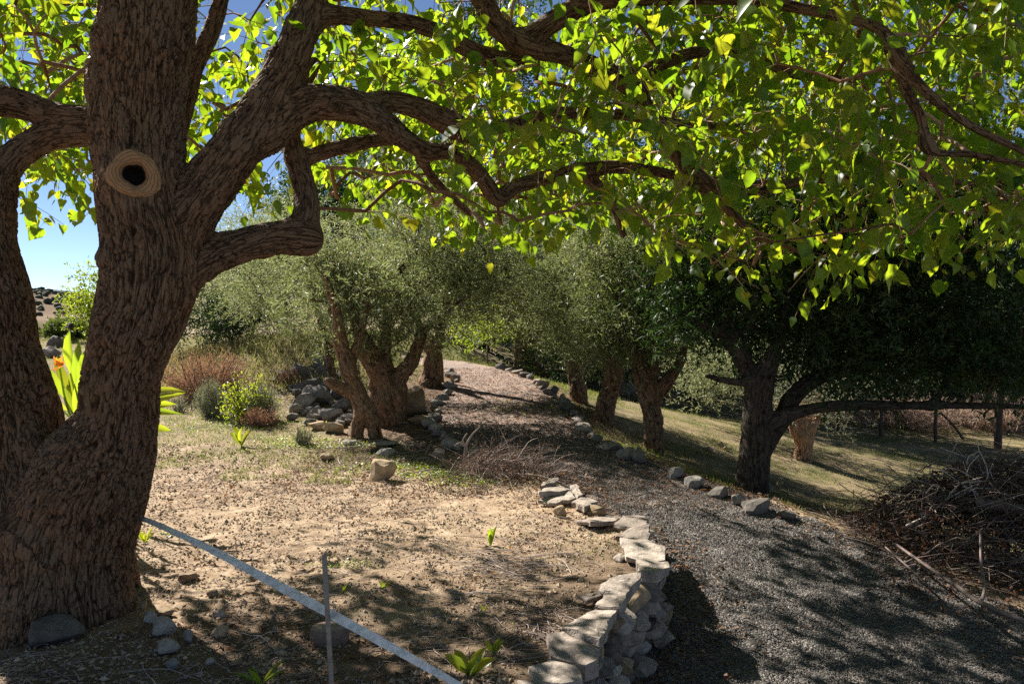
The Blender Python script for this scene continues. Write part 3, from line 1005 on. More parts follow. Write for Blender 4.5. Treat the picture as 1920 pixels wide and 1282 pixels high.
HEAP = [(565, 770, 50, 34), (598, 762, 62, 46), (640, 776, 44, 32), (616, 790, 50, 30), (553, 778, 36, 22), (664, 756, 40, 34), (590, 782, 34, 22), (640, 750, 46, 34),
        (575, 752, 40, 30), (650, 792, 30, 18), (545, 790, 30, 16), (668, 782, 28, 20), (608, 742, 44, 26), (629, 735, 36, 26), (580, 795, 24, 14), (684, 772, 26, 20), (700, 790, 24, 16)]
HEAP += [(random.uniform(555, 705), random.uniform(752, 802), random.uniform(12, 26), random.uniform(9, 18)) for _ in range(34)]
for q, (px, py, w, h) in enumerate(HEAP):
    lab = 'large blue-grey rock crowning the heap of rocks left of the olives' if q == 1 else 'grey field stone in the heap of rocks left of the leaning olive'
    rock('rock', lab, 'rock', px, py, w, h, 'grey_stone', 'rocks heaped left of the olives', angular=.7, tint=random.uniform(.4, 1))
OUT = [(545, 716, 110, 52, 'broad dark rock ledge under the dry mound, left half'), (606, 712, 90, 62, 'tall dark rock face right of the broad ledge'), (650, 706, 60, 48, 'smaller dark rock face at the right end of the ledge'),
       (572, 742, 110, 46, 'dark sloping rock at the foot of the ledge behind the rock heap')]
for px, py, w, h, lab in OUT:
    rock('rock_ledge', lab, 'rock ledge', px, py, w, h, 'grey_stone', 'dark rock ledge behind the heap', angular=.8, tint=.6, sink=.6, rough=.35)
for q in range(9):
    rock('rock', 'grey stone in the far stone heap at the top of the path', 'rock', 856 + q * 5.5 + random.uniform(-2, 2), 648 - random.uniform(0, 5), random.uniform(10, 16), random.uniform(7, 13), 'grey_stone', 'far stones at the top of the path', tint=random.uniform(.2, .8))


# ------------------------------------------------------------------ foliage helpers
_tl = 1 / math.tan(rad(SUN_EL))
_sx, _sy = -math.sin(rad(SUN_AZ)) * _tl, math.cos(rad(SUN_AZ)) * _tl


def open_to_sun(p, r, z0=.2):  # crown shape follows the light: twigs shading the sunlit zones are dropped
    """True where a twig may grow: crowns are thinned by where their shadow lands, to keep chosen ground sunlit"""
    p = np.asarray(p, float)
    h = np.maximum(p[:, 2] - z0, 0)
    lx, ly = p[:, 0] + _sx * h, p[:, 1] - _sy * h
    nz = pnoise(np.stack([lx * .9, ly * .9, lx * 0 + 2.5], 1))
    n2 = pnoise(np.stack([lx * 2.6, ly * 2.6, lx * 0 + 6.5], 1))
    terrace = (lx < wallx(np.minimum(ly, 8.2)) + .2) & (ly > 4.7 + nz * .9 - .9 * np.maximum(lx, 0)) & (ly < 9.2)
    mid = (lx > xl(ly)) & (lx < xr(ly)) & (ly > 7.6) & (ly <= 12.8) & (n2 > -.02)
    bend = (ly > 12.4 + nz) & (ly < 18.5) & (lx > -2.2) & (lx < 1.1)
    slope = (lx > xr(ly) + .2) & (ly > 7.4) & (ly < 15) & (nz > .16)
    near = (lx > 1.0) & (ly > 3.2) & (ly < 5.5 + .5 * nz - .12 * (lx - 2))
    bank = (lx < -1.4) & (ly > 8.5) & (ly < 17)
    bad = (mid & (r.random(len(p)) < .9)) | (near & (n2 > -.05) & (r.random(len(p)) < .75)) | (terrace & (r.random(len(p)) < .94)) | (bend & (r.random(len(p)) < .93)) | (slope & (r.random(len(p)) < .8)) | (bank & (r.random(len(p)) < .6))
    return ~bad


def grow(start, targets, seed, bend=.10, step=.14):
    """joins each target to the nearest wood; returns nodes, chains of node ids and the load each node carries"""
    r = np.random.default_rng(seed)
    nodes, par = [np.asarray(q, float) for q in start], [-1] * len(start)
    nb = len(nodes)
    NA = np.array(nodes)
    dist = np.array([np.linalg.norm(NA - t, axis=1).min() for t in targets])
    chains = []
    for t in np.asarray(targets)[np.argsort(dist)]:
        NA = np.array(nodes)
        dv = NA - t
        j = int((np.linalg.norm(dv, axis=1) + np.maximum(dv[:, 2], 0) * .5).argmin())
        a = NA[j]; ln = np.linalg.norm(t - a)
        if ln < .08: continue
        p = spline(np.array([a, a + (t - a) * .4 + r.normal(0, bend * ln, 3) + np.array([0, 0, bend * ln]), t]), step)
        ch = [j]
        for s_ in p[1:]:
            nodes.append(s_); par.append(ch[-1]); ch.append(len(nodes) - 1)
        chains.append(ch)
    cnt = np.zeros(len(nodes))
    for c in chains: cnt[c[-1]] += 1
    for j in range(len(nodes) - 1, nb - 1, -1):
        if par[j] >= 0: cnt[par[j]] += cnt[j]
    return np.array(nodes), chains, cnt

LEAF1_V = np.array([(0, 0, 0), (.5, .45, .04), (0, 1, -.04), (-.5, .45, .04)], float)
LEAF1_F = np.array([(0, 1, 2, 3)])


def ellipsoid_points(n, c, rr, r, shell=.35):
    d = unit(r.normal(size=(n, 3)))
    q = (shell + (1 - shell) * r.random(n)) ** .5
    return np.asarray(c) + d * q[:, None] * np.asarray(rr), d


def crown(name, parent, lumps, mat, n_clusters, sprays, leaves, ll, lw, cl_r=.28, spray_len=.22, up=.15, seed=0, twig_from=None, twig_mat=None, tint_mu=.45, tint_sd=.38, zmin=None, prune=True):
    """leaf sprays gathered into clusters gathered into lumps"""
    r = np.random.default_rng(seed)
    mb = MB()
    vol = np.array([np.prod(l[1]) ** .67 for l in lumps]); vol /= vol.sum()
    which = r.choice(len(lumps), n_clusters, p=vol)
    cc = np.zeros((n_clusters, 3)); dd = np.zeros((n_clusters, 3)); ok = np.ones(n_clusters, bool)
    for k, (c, rr) in enumerate(lumps):
        m = which == k
        cc[m], dd[m] = ellipsoid_points(m.sum(), c, rr, r)
    if prune:
        ok = open_to_sun(cc, r)
        cc, dd = cc[ok], dd[ok]
        n_clusters = len(cc)
    N = n_clusters * sprays
    ci = np.repeat(np.arange(n_clusters), sprays)
    sp = cc[ci] + r.normal(0, cl_r, (N, 3)) * np.array([1, 1, .75])
    sd = unit(dd[ci] * .7 + r.normal(0, .55, (N, 3)) + np.array([0, 0, up]))
    if zmin is not None:
        k = sp[:, 2] > zmin(sp)
        sp, sd, ci = sp[k], sd[k], ci[k]; N = len(sp)
    ctint = r.normal(0, .2, n_clusters)
    t = (np.arange(leaves) + .5) / leaves
    pos = (sp[:, None, :] + sd[:, None, :] * (t[None, :, None] * spray_len)).reshape(-1, 3)
    ydir = unit(np.repeat(sd, leaves, 0) * .6 + r.normal(0, .6, (N * leaves, 3)))
    zdir = unit(r.normal(0, .7, (N * leaves, 3)) + np.array([0, 0, .6]))
    tint = np.clip(tint_mu + np.repeat(ctint[ci], leaves) + r.normal(0, tint_sd * .6, N * leaves), 0, 1)
    s_ = r.uniform(.7, 1.25, N * leaves)
    leaf_batch(mb, LEAF1_V, LEAF1_F, pos, ydir, zdir, lw * s_, ll * s_, tint)
    o = mb.build(name, mat, parent, smooth=False, kind='stuff')
    if twig_from is not None:
        tb = MB()
        NA, chains, cnt = grow(twig_from, cc, seed + 1, .12, .22)
        for c in chains:
            rr = np.array([.0045 * max(1, cnt[q]) ** .55 for q in c[1:]])
            tb.tube(NA[c], np.concatenate([rr[:1], rr]), 4, r.random(), cap=False)
        tb.build('twigs', twig_mat, parent, kind='stuff')
    return o


def woody(name, limbs, material, parent, voxel=.03, depth=.02, cell=.06, stretch=5, lump=.05, twist=0.0, k=.04):
    V, F, L, D = organic(limbs, voxel, k, 2)
    V, H, C = bark_surface(V, F, L, D, depth, cell, stretch, lump, twist)
    return link(name, mesh(name, V, [F], True, {'bark_h': H, 'bark_co': C}), material, parent)


def px_limb(rows, default_y=None):
    """rows of (px, py, Y, radius in px) -> (n,4)"""
    out = []
    for px, py, Y, rp in rows:
        p = P(px, py, Y)
        out.append([*p, rp * Y / FOC])
    return np.array(out)


# ------------------------------------------------------------------ the great mulberry
mul = thing('mulberry_tree', 'huge old forked mulberry tree with a knot hole and arching limbs of bright green leaves', 'tree', (-2.4, 4.6, 0))
b0 = np.array([-2.42, 4.55])
LIMBS = [
    px_limb([(138, 1260, 4.5, 116), (138, 1190, 4.5, 112), (134, 1060, 4.5, 106), (150, 950, 4.5, 108), (188, 860, 4.5, 92), (221, 790, 4.48, 72), (233, 700, 4.44, 66), (249, 640, 4.42, 73), (272, 560, 4.4, 80), (283, 480, 4.4, 82), (266, 400, 4.4, 78),
             (258, 290, 4.42, 78), (261, 180, 4.45, 80), (276, 20, 4.5, 86), (290, -140, 4.6, 84), (330, -300, 4.7, 66)]),
    px_limb([(20, 1250, 4.7, 130), (30, 1100, 4.7, 120), (34, 960, 4.7, 112), (22, 830, 4.7, 92), (12, 770, 4.7, 84), (4, 700, 4.7, 74), (-4, 640, 4.7, 70), (-14, 560, 4.7, 64), (-32, 470, 4.7, 58), (-60, 380, 4.7, 54), (-100, 250, 4.7, 50), (-140, 120, 4.7, 44)]),
    px_limb([(300, 505, 4.42, 46), (350, 405, 4.45, 50), (412, 322, 4.5, 45), (474, 235, 4.55, 42), (524, 150, 4.62, 35), (560, 70, 4.7, 29), (586, -10, 4.8, 26), (620, -110, 4.9, 24)]),
    px_limb([(300, 545, 4.42, 40), (372, 492, 4.5, 36), (440, 464, 4.6, 31), (510, 446, 4.68, 30), (550, 446, 4.72, 31), (572, 448, 4.74, 30)]),
    px_limb([(556, 432, 4.74, 20), (572, 408, 4.78, 22), (574, 370, 4.84, 21), (562, 318, 4.9, 19), (546, 262, 5.0, 17), (556, 190, 5.1, 15), (590, 120, 5.2, 12)]),
    px_limb([(496, 250, 4.58, 36), (545, 212, 4.64, 33), (600, 192, 4.72, 31), (660, 200, 4.8, 29), (708, 222, 4.86, 24), (744, 250, 4.9, 21), (774, 271, 4.95, 17), (802, 283, 5.0, 16), (846, 286, 5.1, 15), (880, 308, 5.2, 15), (908, 340, 5.3, 15),
             (934, 374, 5.4, 15), (962, 352, 5.5, 14), (1026, 333, 5.6, 13), (1092, 320, 5.7, 12), (1150, 313, 5.8, 12), (1230, 322, 5.9, 10), (1330, 340, 6.0, 9), (1450, 345, 6.1, 8), (1600, 332, 6.2, 7), (1720, 330, 6.3, 6), (1850, 350, 6.4, 5)]),
    px_limb([(668, 200, 4.86, 20), (720, 190, 5.0, 19), (770, 198, 5.1, 19), (812, 216, 5.15, 21), (846, 233, 5.2, 23), (872, 246, 5.25, 21), (902, 244, 5.3, 14), (950, 236, 5.4, 12), (1000, 222, 5.5, 12), (1060, 212, 5.6, 11), (1150, 214, 5.8, 10), (1260, 230, 6.0, 8), (1400, 240, 6.2, 6)]),
    px_limb([(562, 52, 4.72, 20), (610, 30, 4.8, 17), (680, 34, 4.9, 16), (760, 42, 5.0, 15), (820, 60, 5.1, 15), (870, 88, 5.2, 15), (920, 108, 5.3, 16), (965, 110, 5.4, 14), (1010, 90, 5.5, 13)]),
    px_limb([(330, -250, 4.7, 40), (480, -320, 4.8, 36), (680, -260, 4.9, 32), (830, -130, 5.0, 26), (890, -30, 5.05, 23), (930, 45, 5.1, 20), (985, 85, 5.2, 18), (1060, 104, 5.3, 18), (1130, 135, 5.4, 20), (1185, 160, 5.5, 20),
             (1212, 205, 5.55, 15), (1250, 260, 5.6, 14), (1290, 318, 5.65, 14), (1336, 362, 5.7, 12), (1392, 420, 5.75, 7)]),
    px_limb([(985, 75, 5.2, 17), (1045, 36, 5.15, 18), (1120, 2, 5.1, 18), (1260, -8, 5.0, 16), (1400, 0, 4.9, 12), (1520, 20, 4.8, 10), (1640, 50, 4.6, 9), (1676, 90, 4.5, 11), (1716, 150, 4.4, 9), (1776, 206, 4.4, 8), (1836, 245, 4.4, 7), (1900, 275, 4.4, 6), (1980, 320, 4.4, 5)]),
    px_limb([(1185, 150, 5.5, 14), (1240, 120, 5.6, 12), (1320, 96, 5.7, 11), (1400, 100, 5.8, 10), (1490, 140, 5.9, 8), (1600, 150, 6.0, 6)]),
    px_limb([(1676, 96, 4.5, 10), (1700, 170, 4.5, 9), (1728, 225, 4.5, 8), (1745, 282, 4.5, 6), (1820, 290, 4.55, 6), (1930, 310, 4.6, 5)]),
    px_limb([(-32, 480, 4.7, 40), (-16, 390, 4.75, 36), (4, 325, 4.8, 31), (40, 285, 4.85, 27), (90, 258, 4.9, 25), (150, 250, 4.9, 24), (240, 250, 4.8, 24)]),
    px_limb([(-130, 150, 4.75, 34), (-40, 180, 4.85, 29), (40, 196, 4.9, 27), (110, 218, 4.9, 23), (180, 222, 4.85, 21), (250, 225, 4.7, 20)]),
    px_limb([(300, 330, 4.6, 24), (340, 210, 4.9, 20), (362, 130, 5.0, 18), (400, 50, 5.1, 15), (430, -60, 5.2, 13)]),
    px_limb([(1086, 322, 5.7, 11), (1120, 350, 5.75, 10), (1150, 385, 5.8, 9), (1168, 440, 5.85, 6)]),
    px_limb([(560, 300, 4.95, 13), (640, 276, 5.1, 14), (715, 262, 5.3, 12), (760, 262, 5.4, 9)]),
    px_limb([(790, 300, 5.05, 9), (820, 345, 5.3, 8), (880, 400, 5.45, 6)]),
    px_limb([(1290, 330, 5.65, 12), (1360, 356, 5.8, 11), (1450, 352, 5.95, 9), (1560, 322, 6.1, 6)]),
]
# root flare
for a in (1.3, 2.6, 3.9, 4.7):
    c = P(90 + 130 * math.cos(a), 1180, 4.55 + .35 * math.sin(a))
    e = np.array([b0[0] + .55 * math.cos(a), b0[1] + .45 * math.sin(a), -.12])
    LIMBS.append(np.array([[b0[0] + .25 * math.cos(a), b0[1] + .2 * math.sin(a), .4, .16], [b0[0] + .42 * math.cos(a), b0[1] + .34 * math.sin(a), .14, .13], [*e, .09]]))
V, F, L, D = organic(LIMBS, .0095, .03, 3)
V, H, C = bark_surface(V, F, L, D, .024, .027, 9.0, .022)
rb_ = np.random.default_rng(9)
Nn = normals(V, F)
for q in rb_.choice(np.nonzero((V[:, 1] < 4.7) & (V[:, 2] < 3.2))[0], 34):
    d2 = ((V - V[q]) ** 2).sum(1); w_ = rb_.uniform(.03, .075)
    V = V + Nn * (np.exp(-d2 / (w_ * w_)) * rb_.uniform(.012, .034))[:, None]
# knot hole pressed into the right stem
kc = P(252, 335, 4.40)
kax = unit(np.array([0 - kc[0], 0 - kc[1], -.25]))
rel = V - kc
ax_d = rel @ kax
rho = np.linalg.norm(rel - ax_d[:, None] * kax, axis=1)
front = (ax_d > .05) & (ax_d < .6) & (rho < .3) & (V[:, 1] < 4.6)
surf = np.median(ax_d[front & (rho < .13)])
flat_ = front * sstep(.185, .12, rho) * .93
V = V + (flat_ * (surf - .004 - ax_d))[:, None] * kax
V = V + (front * np.exp(-((rho - .135) / .022) ** 2) * .012)[:, None] * kax
V = V - (front * (1 - sstep(.045, .075, rho)) * .22)[:, None] * kax
gr_x = np.abs((rel - ax_d[:, None] * kax) @ unit(np.cross(kax, [0, 0, 1])))
gz = rel[:, 2]
V = V - (front * np.exp(-(gr_x / .03) ** 2) * sstep(.08, .14, gz) * sstep(.30, .2, gz) * .05)[:, None] * kax
trunk = link('trunk', mesh('trunk', V, [F], True, {'bark_h': H, 'bark_co': C}), M['bark'], mul)


def knot_material():
    m, nt, b, out = nmat('knot_wood')
    rr = attr(nt, 'tint').outputs['Fac']
    w = nt.nodes.new('ShaderNodeMath'); w.operation = 'MULTIPLY_ADD'
    nt.links.new(rr, w.inputs[0]); w.inputs[1].default_value = 7
    nt.links.new(noise(nt, objco(nt), 9, 3), w.inputs[2])
    s_ = nt.nodes.new('ShaderNodeMath'); s_.operation = 'FRACT'; nt.links.new(w.outputs[0], s_.inputs[0])
    c = ramp(nt, s_.outputs[0], [(0, (.10, .05, .022)), (.3, (.36, .21, .105)), (1, (.26, .15, .07))])
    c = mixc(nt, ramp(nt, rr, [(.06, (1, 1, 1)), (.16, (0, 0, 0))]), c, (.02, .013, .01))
    c = mixc(nt, ramp(nt, rr, [(.8, (0, 0, 0)), (1, (1, 1, 1))]), c, (.17, .095, .05))
    nt.links.new(c, b.inputs['Base Color']); b.inputs['Roughness'].default_value = .8
    bump(nt, b, s_.outputs[0], .5, .004)
    return m


prof = [(.001, -.16), (.030, -.16), (.042, -.11), (.046, -.03), (.052, .000), (.066, .012), (.078, .018), (.09, .018), (.102, .014), (.114, .004), (.124, -.012), (.132, -.035)]
kx = unit(np.cross(kax, [0, 0, 1])); kz = np.cross(kx, kax)
n = 40; a = np.arange(n) * 2 * math.pi / n
KV, KT = [], []
for q, (pr, pz) in enumerate(prof):
    rr = pr * (1 + .07 * np.sin(a * 2 + 1) + .06 * np.sin(a * 3 + q * .3) + .035 * np.sin(a * 5 + q * .9) + .03 * np.sin(a * 11 + q * 2))
    KV.append(kc + (kax * (surf + .002 + pz + .004 * (q % 2)))[None] + (.004 * np.sin(a * 4 + q))[:, None] * kax[None] + 0 * kc + (np.cos(a) * rr)[:, None] * kx + (np.sin(a) * rr * (1.03))[:, None] * kz)
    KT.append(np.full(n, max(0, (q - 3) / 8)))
i, j = np.meshgrid(np.arange(len(prof) - 1), np.arange(n), indexing='ij'); i, j = i.ravel(), j.ravel(); k_ = (j + 1) % n
KF = np.stack([i * n + j, i * n + k_, (i + 1) * n + k_, (i + 1) * n + j], 1)
link('knot_hole', mesh('knot_hole', np.concatenate(KV), [KF], True, {'tint': np.concatenate(KT)}), knot_material(), mul)['label'] = 'round knot hole with a ringed wooden lip'

# branches and shoots that fill the canopy
LOW = np.array([(-300, 330), (0, 400), (110, 415), (180, 420), (300, 400), (400, 405), (440, 395), (590, 420), (650, 440), (760, 420), (830, 455), (920, 480), (1000, 470), (1100, 460), (1180, 440), (1240, 505), (1300, 520), (1380, 545), (1430, 590),
                (1500, 585), (1560, 580), (1620, 520), (1700, 500), (1800, 525), (1860, 525), (1910, 500), (2100, 470)], float)
r = np.random.default_rng(21)


def canopy_targets(n):
    out = []
    while len(out) < n:
        x, y, z = r.uniform(-4.6, 5.2), r.uniform(3.4, 10.2), r.uniform(1.75, 4.4)
        u, v, d = project(np.array([x, y, z]))
        if u < -250 or u > 2150: continue
        low = np.interp(u, LOW[:, 0], LOW[:, 1])
        if v > low - 35 or v < -260: continue
        if y > 8.4 and v > low - 110: continue
        if u < 640 and y < 4.9: continue
        if 640 <= u < 1100 and y < 4.6: continue
        if u > 1100 and y < 4.2: continue
        if not open_to_sun(np.array([[x, y, z]]), r, 0)[0]: continue
        # thin out towards the left where sky shows
        dens = np.interp(u, [-200, 250, 420, 640, 900, 1900], [1, 1, .6, .8, 1, 1])
        if r.random() > dens: continue
        if u < 640 and v > 330 and r.random() < .35: continue
        out.append((x, y, z))
    return np.array(out)


nodes, nrad = [], []
for li, l in enumerate(LIMBS[:19]):
    s_ = spline(l, .12)
    lo = 0 if li > 3 else len(s_) // 2
    for q in s_[lo:]:
        if q[3] < .17: nodes.append(q[:3]); nrad.append(q[3])
nodes, parents = [np.array(q) for q in nodes], [-1] * len(nodes)
NB = len(nodes)
up_ = np.column_stack([r.uniform(-.6, 6.2, 2400), r.uniform(4.2, 9.6, 2400), r.uniform(4.2, 5.9, 2400)])  # upper crown out of view, added to shade the right canopy and path
up_ = up_[open_to_sun(up_, r, 0) & (up_[:, 0] > -.6 + .35 * (up_[:, 1] - 4))][:620]
ov_ = np.column_stack([r.uniform(-7, 5.5, 1600), r.uniform(-3.5, 4.3, 1600), r.uniform(3.3, 5.4, 1600)])  # unseen crown over and behind the camera, added to block sky light
ov_ = ov_[(np.hypot(ov_[:, 0] + .8, ov_[:, 1] - 2.5) < 6.2) & (ov_[:, 2] > 1.9 + .75 * np.maximum(ov_[:, 1], 1.2))][:620]
tg = np.concatenate([canopy_targets(1330), up_, ov_])
NA = np.array(nodes)
dist = np.array([np.linalg.norm(NA - t, axis=1).min() for t in tg])
branches, tips = [], []
for t in tg[np.argsort(dist)]:
    NA = np.array(nodes)
    dv = NA - t
    q = np.linalg.norm(dv, axis=1) + np.maximum(dv[:, 2], 0) * .5
    j = int(q.argmin())
    a = NA[j]
    ln = np.linalg.norm(t - a)
    if ln < .12: continue
    m1 = a + (t - a) * .4 + r.normal(0, .10 * ln, 3) + np.array([0, 0, .10 * ln])
    p = spline(np.array([a, m1, t]), .14)
    idx0 = j
    chain = [j]
    for s_ in p[1:]:
        nodes.append(s_); parents.append(chain[-1]); chain.append(len(nodes) - 1)
    branches.append(chain); tips.append((t, unit(t - p[-2])))
cnt = np.zeros(len(nodes))
for c in branches: cnt[c[-1]] += 1
for j in range(len(nodes) - 1, NB - 1, -1):
    if parents[j] >= 0: cnt[parents[j]] += cnt[j]
NA = np.array(nodes)
thin = MB()
for c in branches:
    p = NA[c]
    rr = np.array([min(.0032 * max(1, cnt[q]) ** .5, .0135) for q in c[1:]])
    rr = np.concatenate([rr[:1], rr])
    if rr[0] > .0085:
        bmb = MB(); bmb.tube(p, rr, 6, r.random())
        bmb.build('branch', M['twig'], mul)
    else:
        thin.tube(p, rr, 4, r.random(), cap=False)
# leafy shoots: several per tip, drooping, long and thin
LP, LY, LZ, LS = [], [], [], []
for t, d in tips:
    for _ in range(int(r.integers(1, 4))):
        dd = unit(d * .5 + r.normal(0, .55, 3) + np.array([0, 0, r.uniform(-.5, .35)]))
        ln = r.uniform(.25, .7)
        s_ = np.linspace(0, 1, 7)[:, None]
        p = t + dd * s_ * ln + np.array([0, 0, -1]) * (s_ ** 2) * ln * .35
        pu, pv, _d = project(p[-1])
        if pv > np.interp(pu, LOW[:, 0], LOW[:, 1]) + 15: continue
        thin.tube(p, np.linspace(.0034, .0015, 7), 3, r.random(), cap=False)
        nl = int(r.integers(5, 10))
        for q in range(nl):
            f = (q + .7) / nl
            base = t + dd * f * ln + np.array([0, 0, -1]) * f * f * ln * .35
            side = unit(np.cross(dd, [0, 0, 1]) * (1 if q % 2 else -1) + r.normal(0, .3, 3))
            yv = unit(side * .8 + dd * .5 + np.array([0, 0, -r.uniform(.2, 1.3)]))
            LP.append(base); LY.append(yv); LZ.append(unit(r.normal(0, .5, 3) + np.array([0, 0, .9]))); LS.append(r.choice([r.uniform(.045, .08), r.uniform(.07, .108), r.uniform(.10, .135)], p=[.35, .45, .2]))
thin.build('twigs', M['twig'], mul, kind='stuff')
LP, LY, LZ, LS = map(np.array, (LP, LY, LZ, LS))
u, v, d = project(LP)
keep = (v < np.interp(u, LOW[:, 0], LOW[:, 1]) + 25) | (d < .3)
keep &= ~((np.abs(LP[:, 0] + 2.0) < .25) & (np.abs(LP[:, 1] - 4.4) < .3))
keep &= (np.linalg.norm(LP - np.array([0, 0, 1.6]), axis=1) > 1.5) & ((d > 3.5) | (d < 0) | (v < -150))
LP, LY, LZ, LS, u, v, d = [q[keep] for q in (LP, LY, LZ, LS, u, v, d)]


def mulberry_leaf(seed):
    """heart-shaped toothed leaf with a petiole, folded along the midrib and arched"""
    r = np.random.default_rng(seed)
    st = np.array([-.06, .10, .30, .52, .74, .90])
    wd = np.array([.20, .42, .48, .40, .24, .09]) * r.uniform(.82, 1.12, 6) * r.uniform(.8, 1.05)
    fold, arch, curl = r.uniform(.0, .55), r.uniform(.0, 1.0), r.uniform(-.4, .5)
    V, F = [], []
    mid = [(0, .0)] + [(0, s_) for s_ in st[1:]] + [(0, 1.06)]
    z = lambda y: -arch * y * y * .6
    for x, y in mid: V.append((0, y, z(y)))
    nm = len(mid)
    for sd in (-1, 1):
        for y, w in zip(st, wd):
            w = w * r.uniform(.84, 1.08)
            V.append((sd * w, y, z(y) + fold * w - curl * w * w * 2))
    Lr = lambda q: nm + q
    Rr = lambda q: nm + 6 + q
    for q in range(5):
        F += [(q, Lr(q), Lr(q + 1)), (q, Lr(q + 1), q + 1), (q, q + 1, Rr(q + 1)), (q, Rr(q + 1), Rr(q))]
    F += [(5, Lr(5), nm - 1), (5, nm - 1, Rr(5))]
    k = len(V)
    V += [(-.008, -.45, .10), (.008, -.45, .10), (.008, .02, 0), (-.008, .02, 0)]
    F += [(k, k + 1, k + 2), (k, k + 2, k + 3)]
    V = np.array(V); V[:, 1] += .45
    return V, np.array(F)


LT = [mulberry_leaf(q) for q in range(10)]
sun_side = np.clip(.5 + .12 * (-LP[:, 0]) / 3, .3, .75)
tints = np.clip(r.normal(.45, .25, len(LP)), 0, 1)
tints[r.random(len(LP)) < .05] = 1.0
inf = (d > 1) & (u > -20) & (u < 1940) & (v > -20) & (v < 1290)
big_ = np.where(inf, LS / d, 0)
top = np.argsort(-big_)[:300]
single = np.zeros(len(LP), bool); single[top] = True
vid = r.integers(0, 10, len(LP))
mb = MB()
for q in range(10):
    m = (~single) & (vid == q)
    leaf_batch(mb, LT[q][0], LT[q][1], LP[m], LY[m], LZ[m], LS[m], LS[m], tints[m])
mb.build('crown', M['mulberry_leaf'], mul, kind='stuff')
lm = []
for q in range(10):
    for tt in (.15, .4, .6, .9):
        me = mesh('leaf', LT[q][0], [LT[q][1]], True, {'tint': np.full(len(LT[q][0]), tt)}); me.materials.append(M['mulberry_leaf']); lm.append((q, tt, me))
for j in top:
    tt = min((.15, .4, .6, .9), key=lambda x: abs(x - tints[j]))
    me = next(m for q, t_, m in lm if q == vid[j] and t_ == tt)
    o = bpy.data.objects.new('leaf', me); COL.objects.link(o)
    Yv = LY[j]; Xv = unit(np.cross(Yv, LZ[j])); Zv = np.cross(Xv, Yv)
    m4 = Matrix.Identity(4)
    for c, vec in enumerate((Xv, Yv, Zv)):
        for rr_ in range(3): m4[rr_][c] = float(vec[rr_] * LS[j])
    for rr_ in range(3): m4[rr_][3] = float(LP[j][rr_] - mul.location[rr_])
    o.parent = mul
    o.matrix_local = m4

# ------------------------------------------------------------------ olive trees
def olive(label, limbs, lumps, seed, n=85, name='olive_tree', mat='olive_leaf', bark='olive_bark', loc=None, twist=1.2, sprays=21, leaves=9, ll=.068, lw=.0145, cl_r=.19, group='olive trees along the gravel path', cat='tree', voxel=.022, **kw):
    loc = limbs[0][0, :3] if loc is None else loc
    t = thing(name, label, cat, tuple(float(q) for q in loc), group)
    woody('trunk', [np.column_stack([l[:, :3], l[:, 3] * .88]) for l in limbs], M[bark], t, voxel, .028, .05, 7, .07, twist, .022)
    ends = [q[:3] for l in limbs for q in spline(l, .25)[len(spline(l, .25)) // 2:]]
    crown('crown', t, lumps, M[mat], n, sprays, leaves, ll, lw, cl_r=cl_r, seed=seed, twig_from=ends, twig_mat=M[bark.replace('olive_bark', 'olive_twig')], **kw)
    return t


def lump(px, py, Y, rx, rz, ry=None):
    """a crown lump centred on a pixel; radii in metres"""
    return (P(px, py, Y), (rx, ry or rx, rz))


g1 = G(692, 822)
y1 = g1[1]
olive('leaning olive tree with a split twisted trunk and a broken stub beside the terrace', [
    px_limb([(670, 838, y1, 13), (670, 800, y1, 12), (678, 768, y1, 15), (672, 735, y1, 18), (654, 700, y1, 16), (640, 650, y1, 15), (630, 580, y1, 10), (610, 520, y1 + .1, 7)]),
    px_limb([(708, 842, y1 + .02, 13), (703, 805, y1 + .02, 13), (694, 775, y1, 14), (682, 752, y1, 15)]),
    px_limb([(660, 735, y1, 14), (638, 726, y1 - .1, 12), (616, 714, y1 - .2, 9)]),
    px_limb([(655, 700, y1, 12), (672, 640, y1 + .1, 9), (690, 570, y1 + .2, 6)]),
], [lump(640, 560, y1 + .2, .75, .55), lump(560, 520, y1 + .4, .8, .6), lump(700, 500, y1 + .3, .8, .6), lump(610, 440, y1 + .6, .9, .6)], 31, 230)
g2 = G(728, 795); y2 = g2[1]
olive('hollow olive tree with the thickest forked trunk left of the path', [
    px_limb([(730, 800, y2, 36), (728, 760, y2, 33), (722, 720, y2, 32), (700, 680, y2, 24), (680, 640, y2, 17), (660, 580, y2, 11)]),
    px_limb([(728, 745, y2, 28), (750, 705, y2, 20), (775, 670, y2 + .1, 16), (792, 620, y2 + .2, 10)]),
    px_limb([(752, 800, y2 - .1, 12), (746, 750, y2 - .15, 12), (730, 710, y2 - .15, 10)]),
    px_limb([(722, 700, y2, 18), (722, 650, y2 + .1, 12), (730, 590, y2 + .2, 8)]),
], [lump(760, 560, y2 + .2, 1.0, .65), lump(680, 560, y2 + .1, .8, .6), lump(820, 520, y2 + .4, .9, .7), lump(740, 470, y2 + .6, 1.1, .7), lump(700, 410, y2 + .4, 1.0, .7), lump(820, 430, y2 + .2, 1.0, .7)], 32, 360)
g3 = G(810, 722); y3 = g3[1]
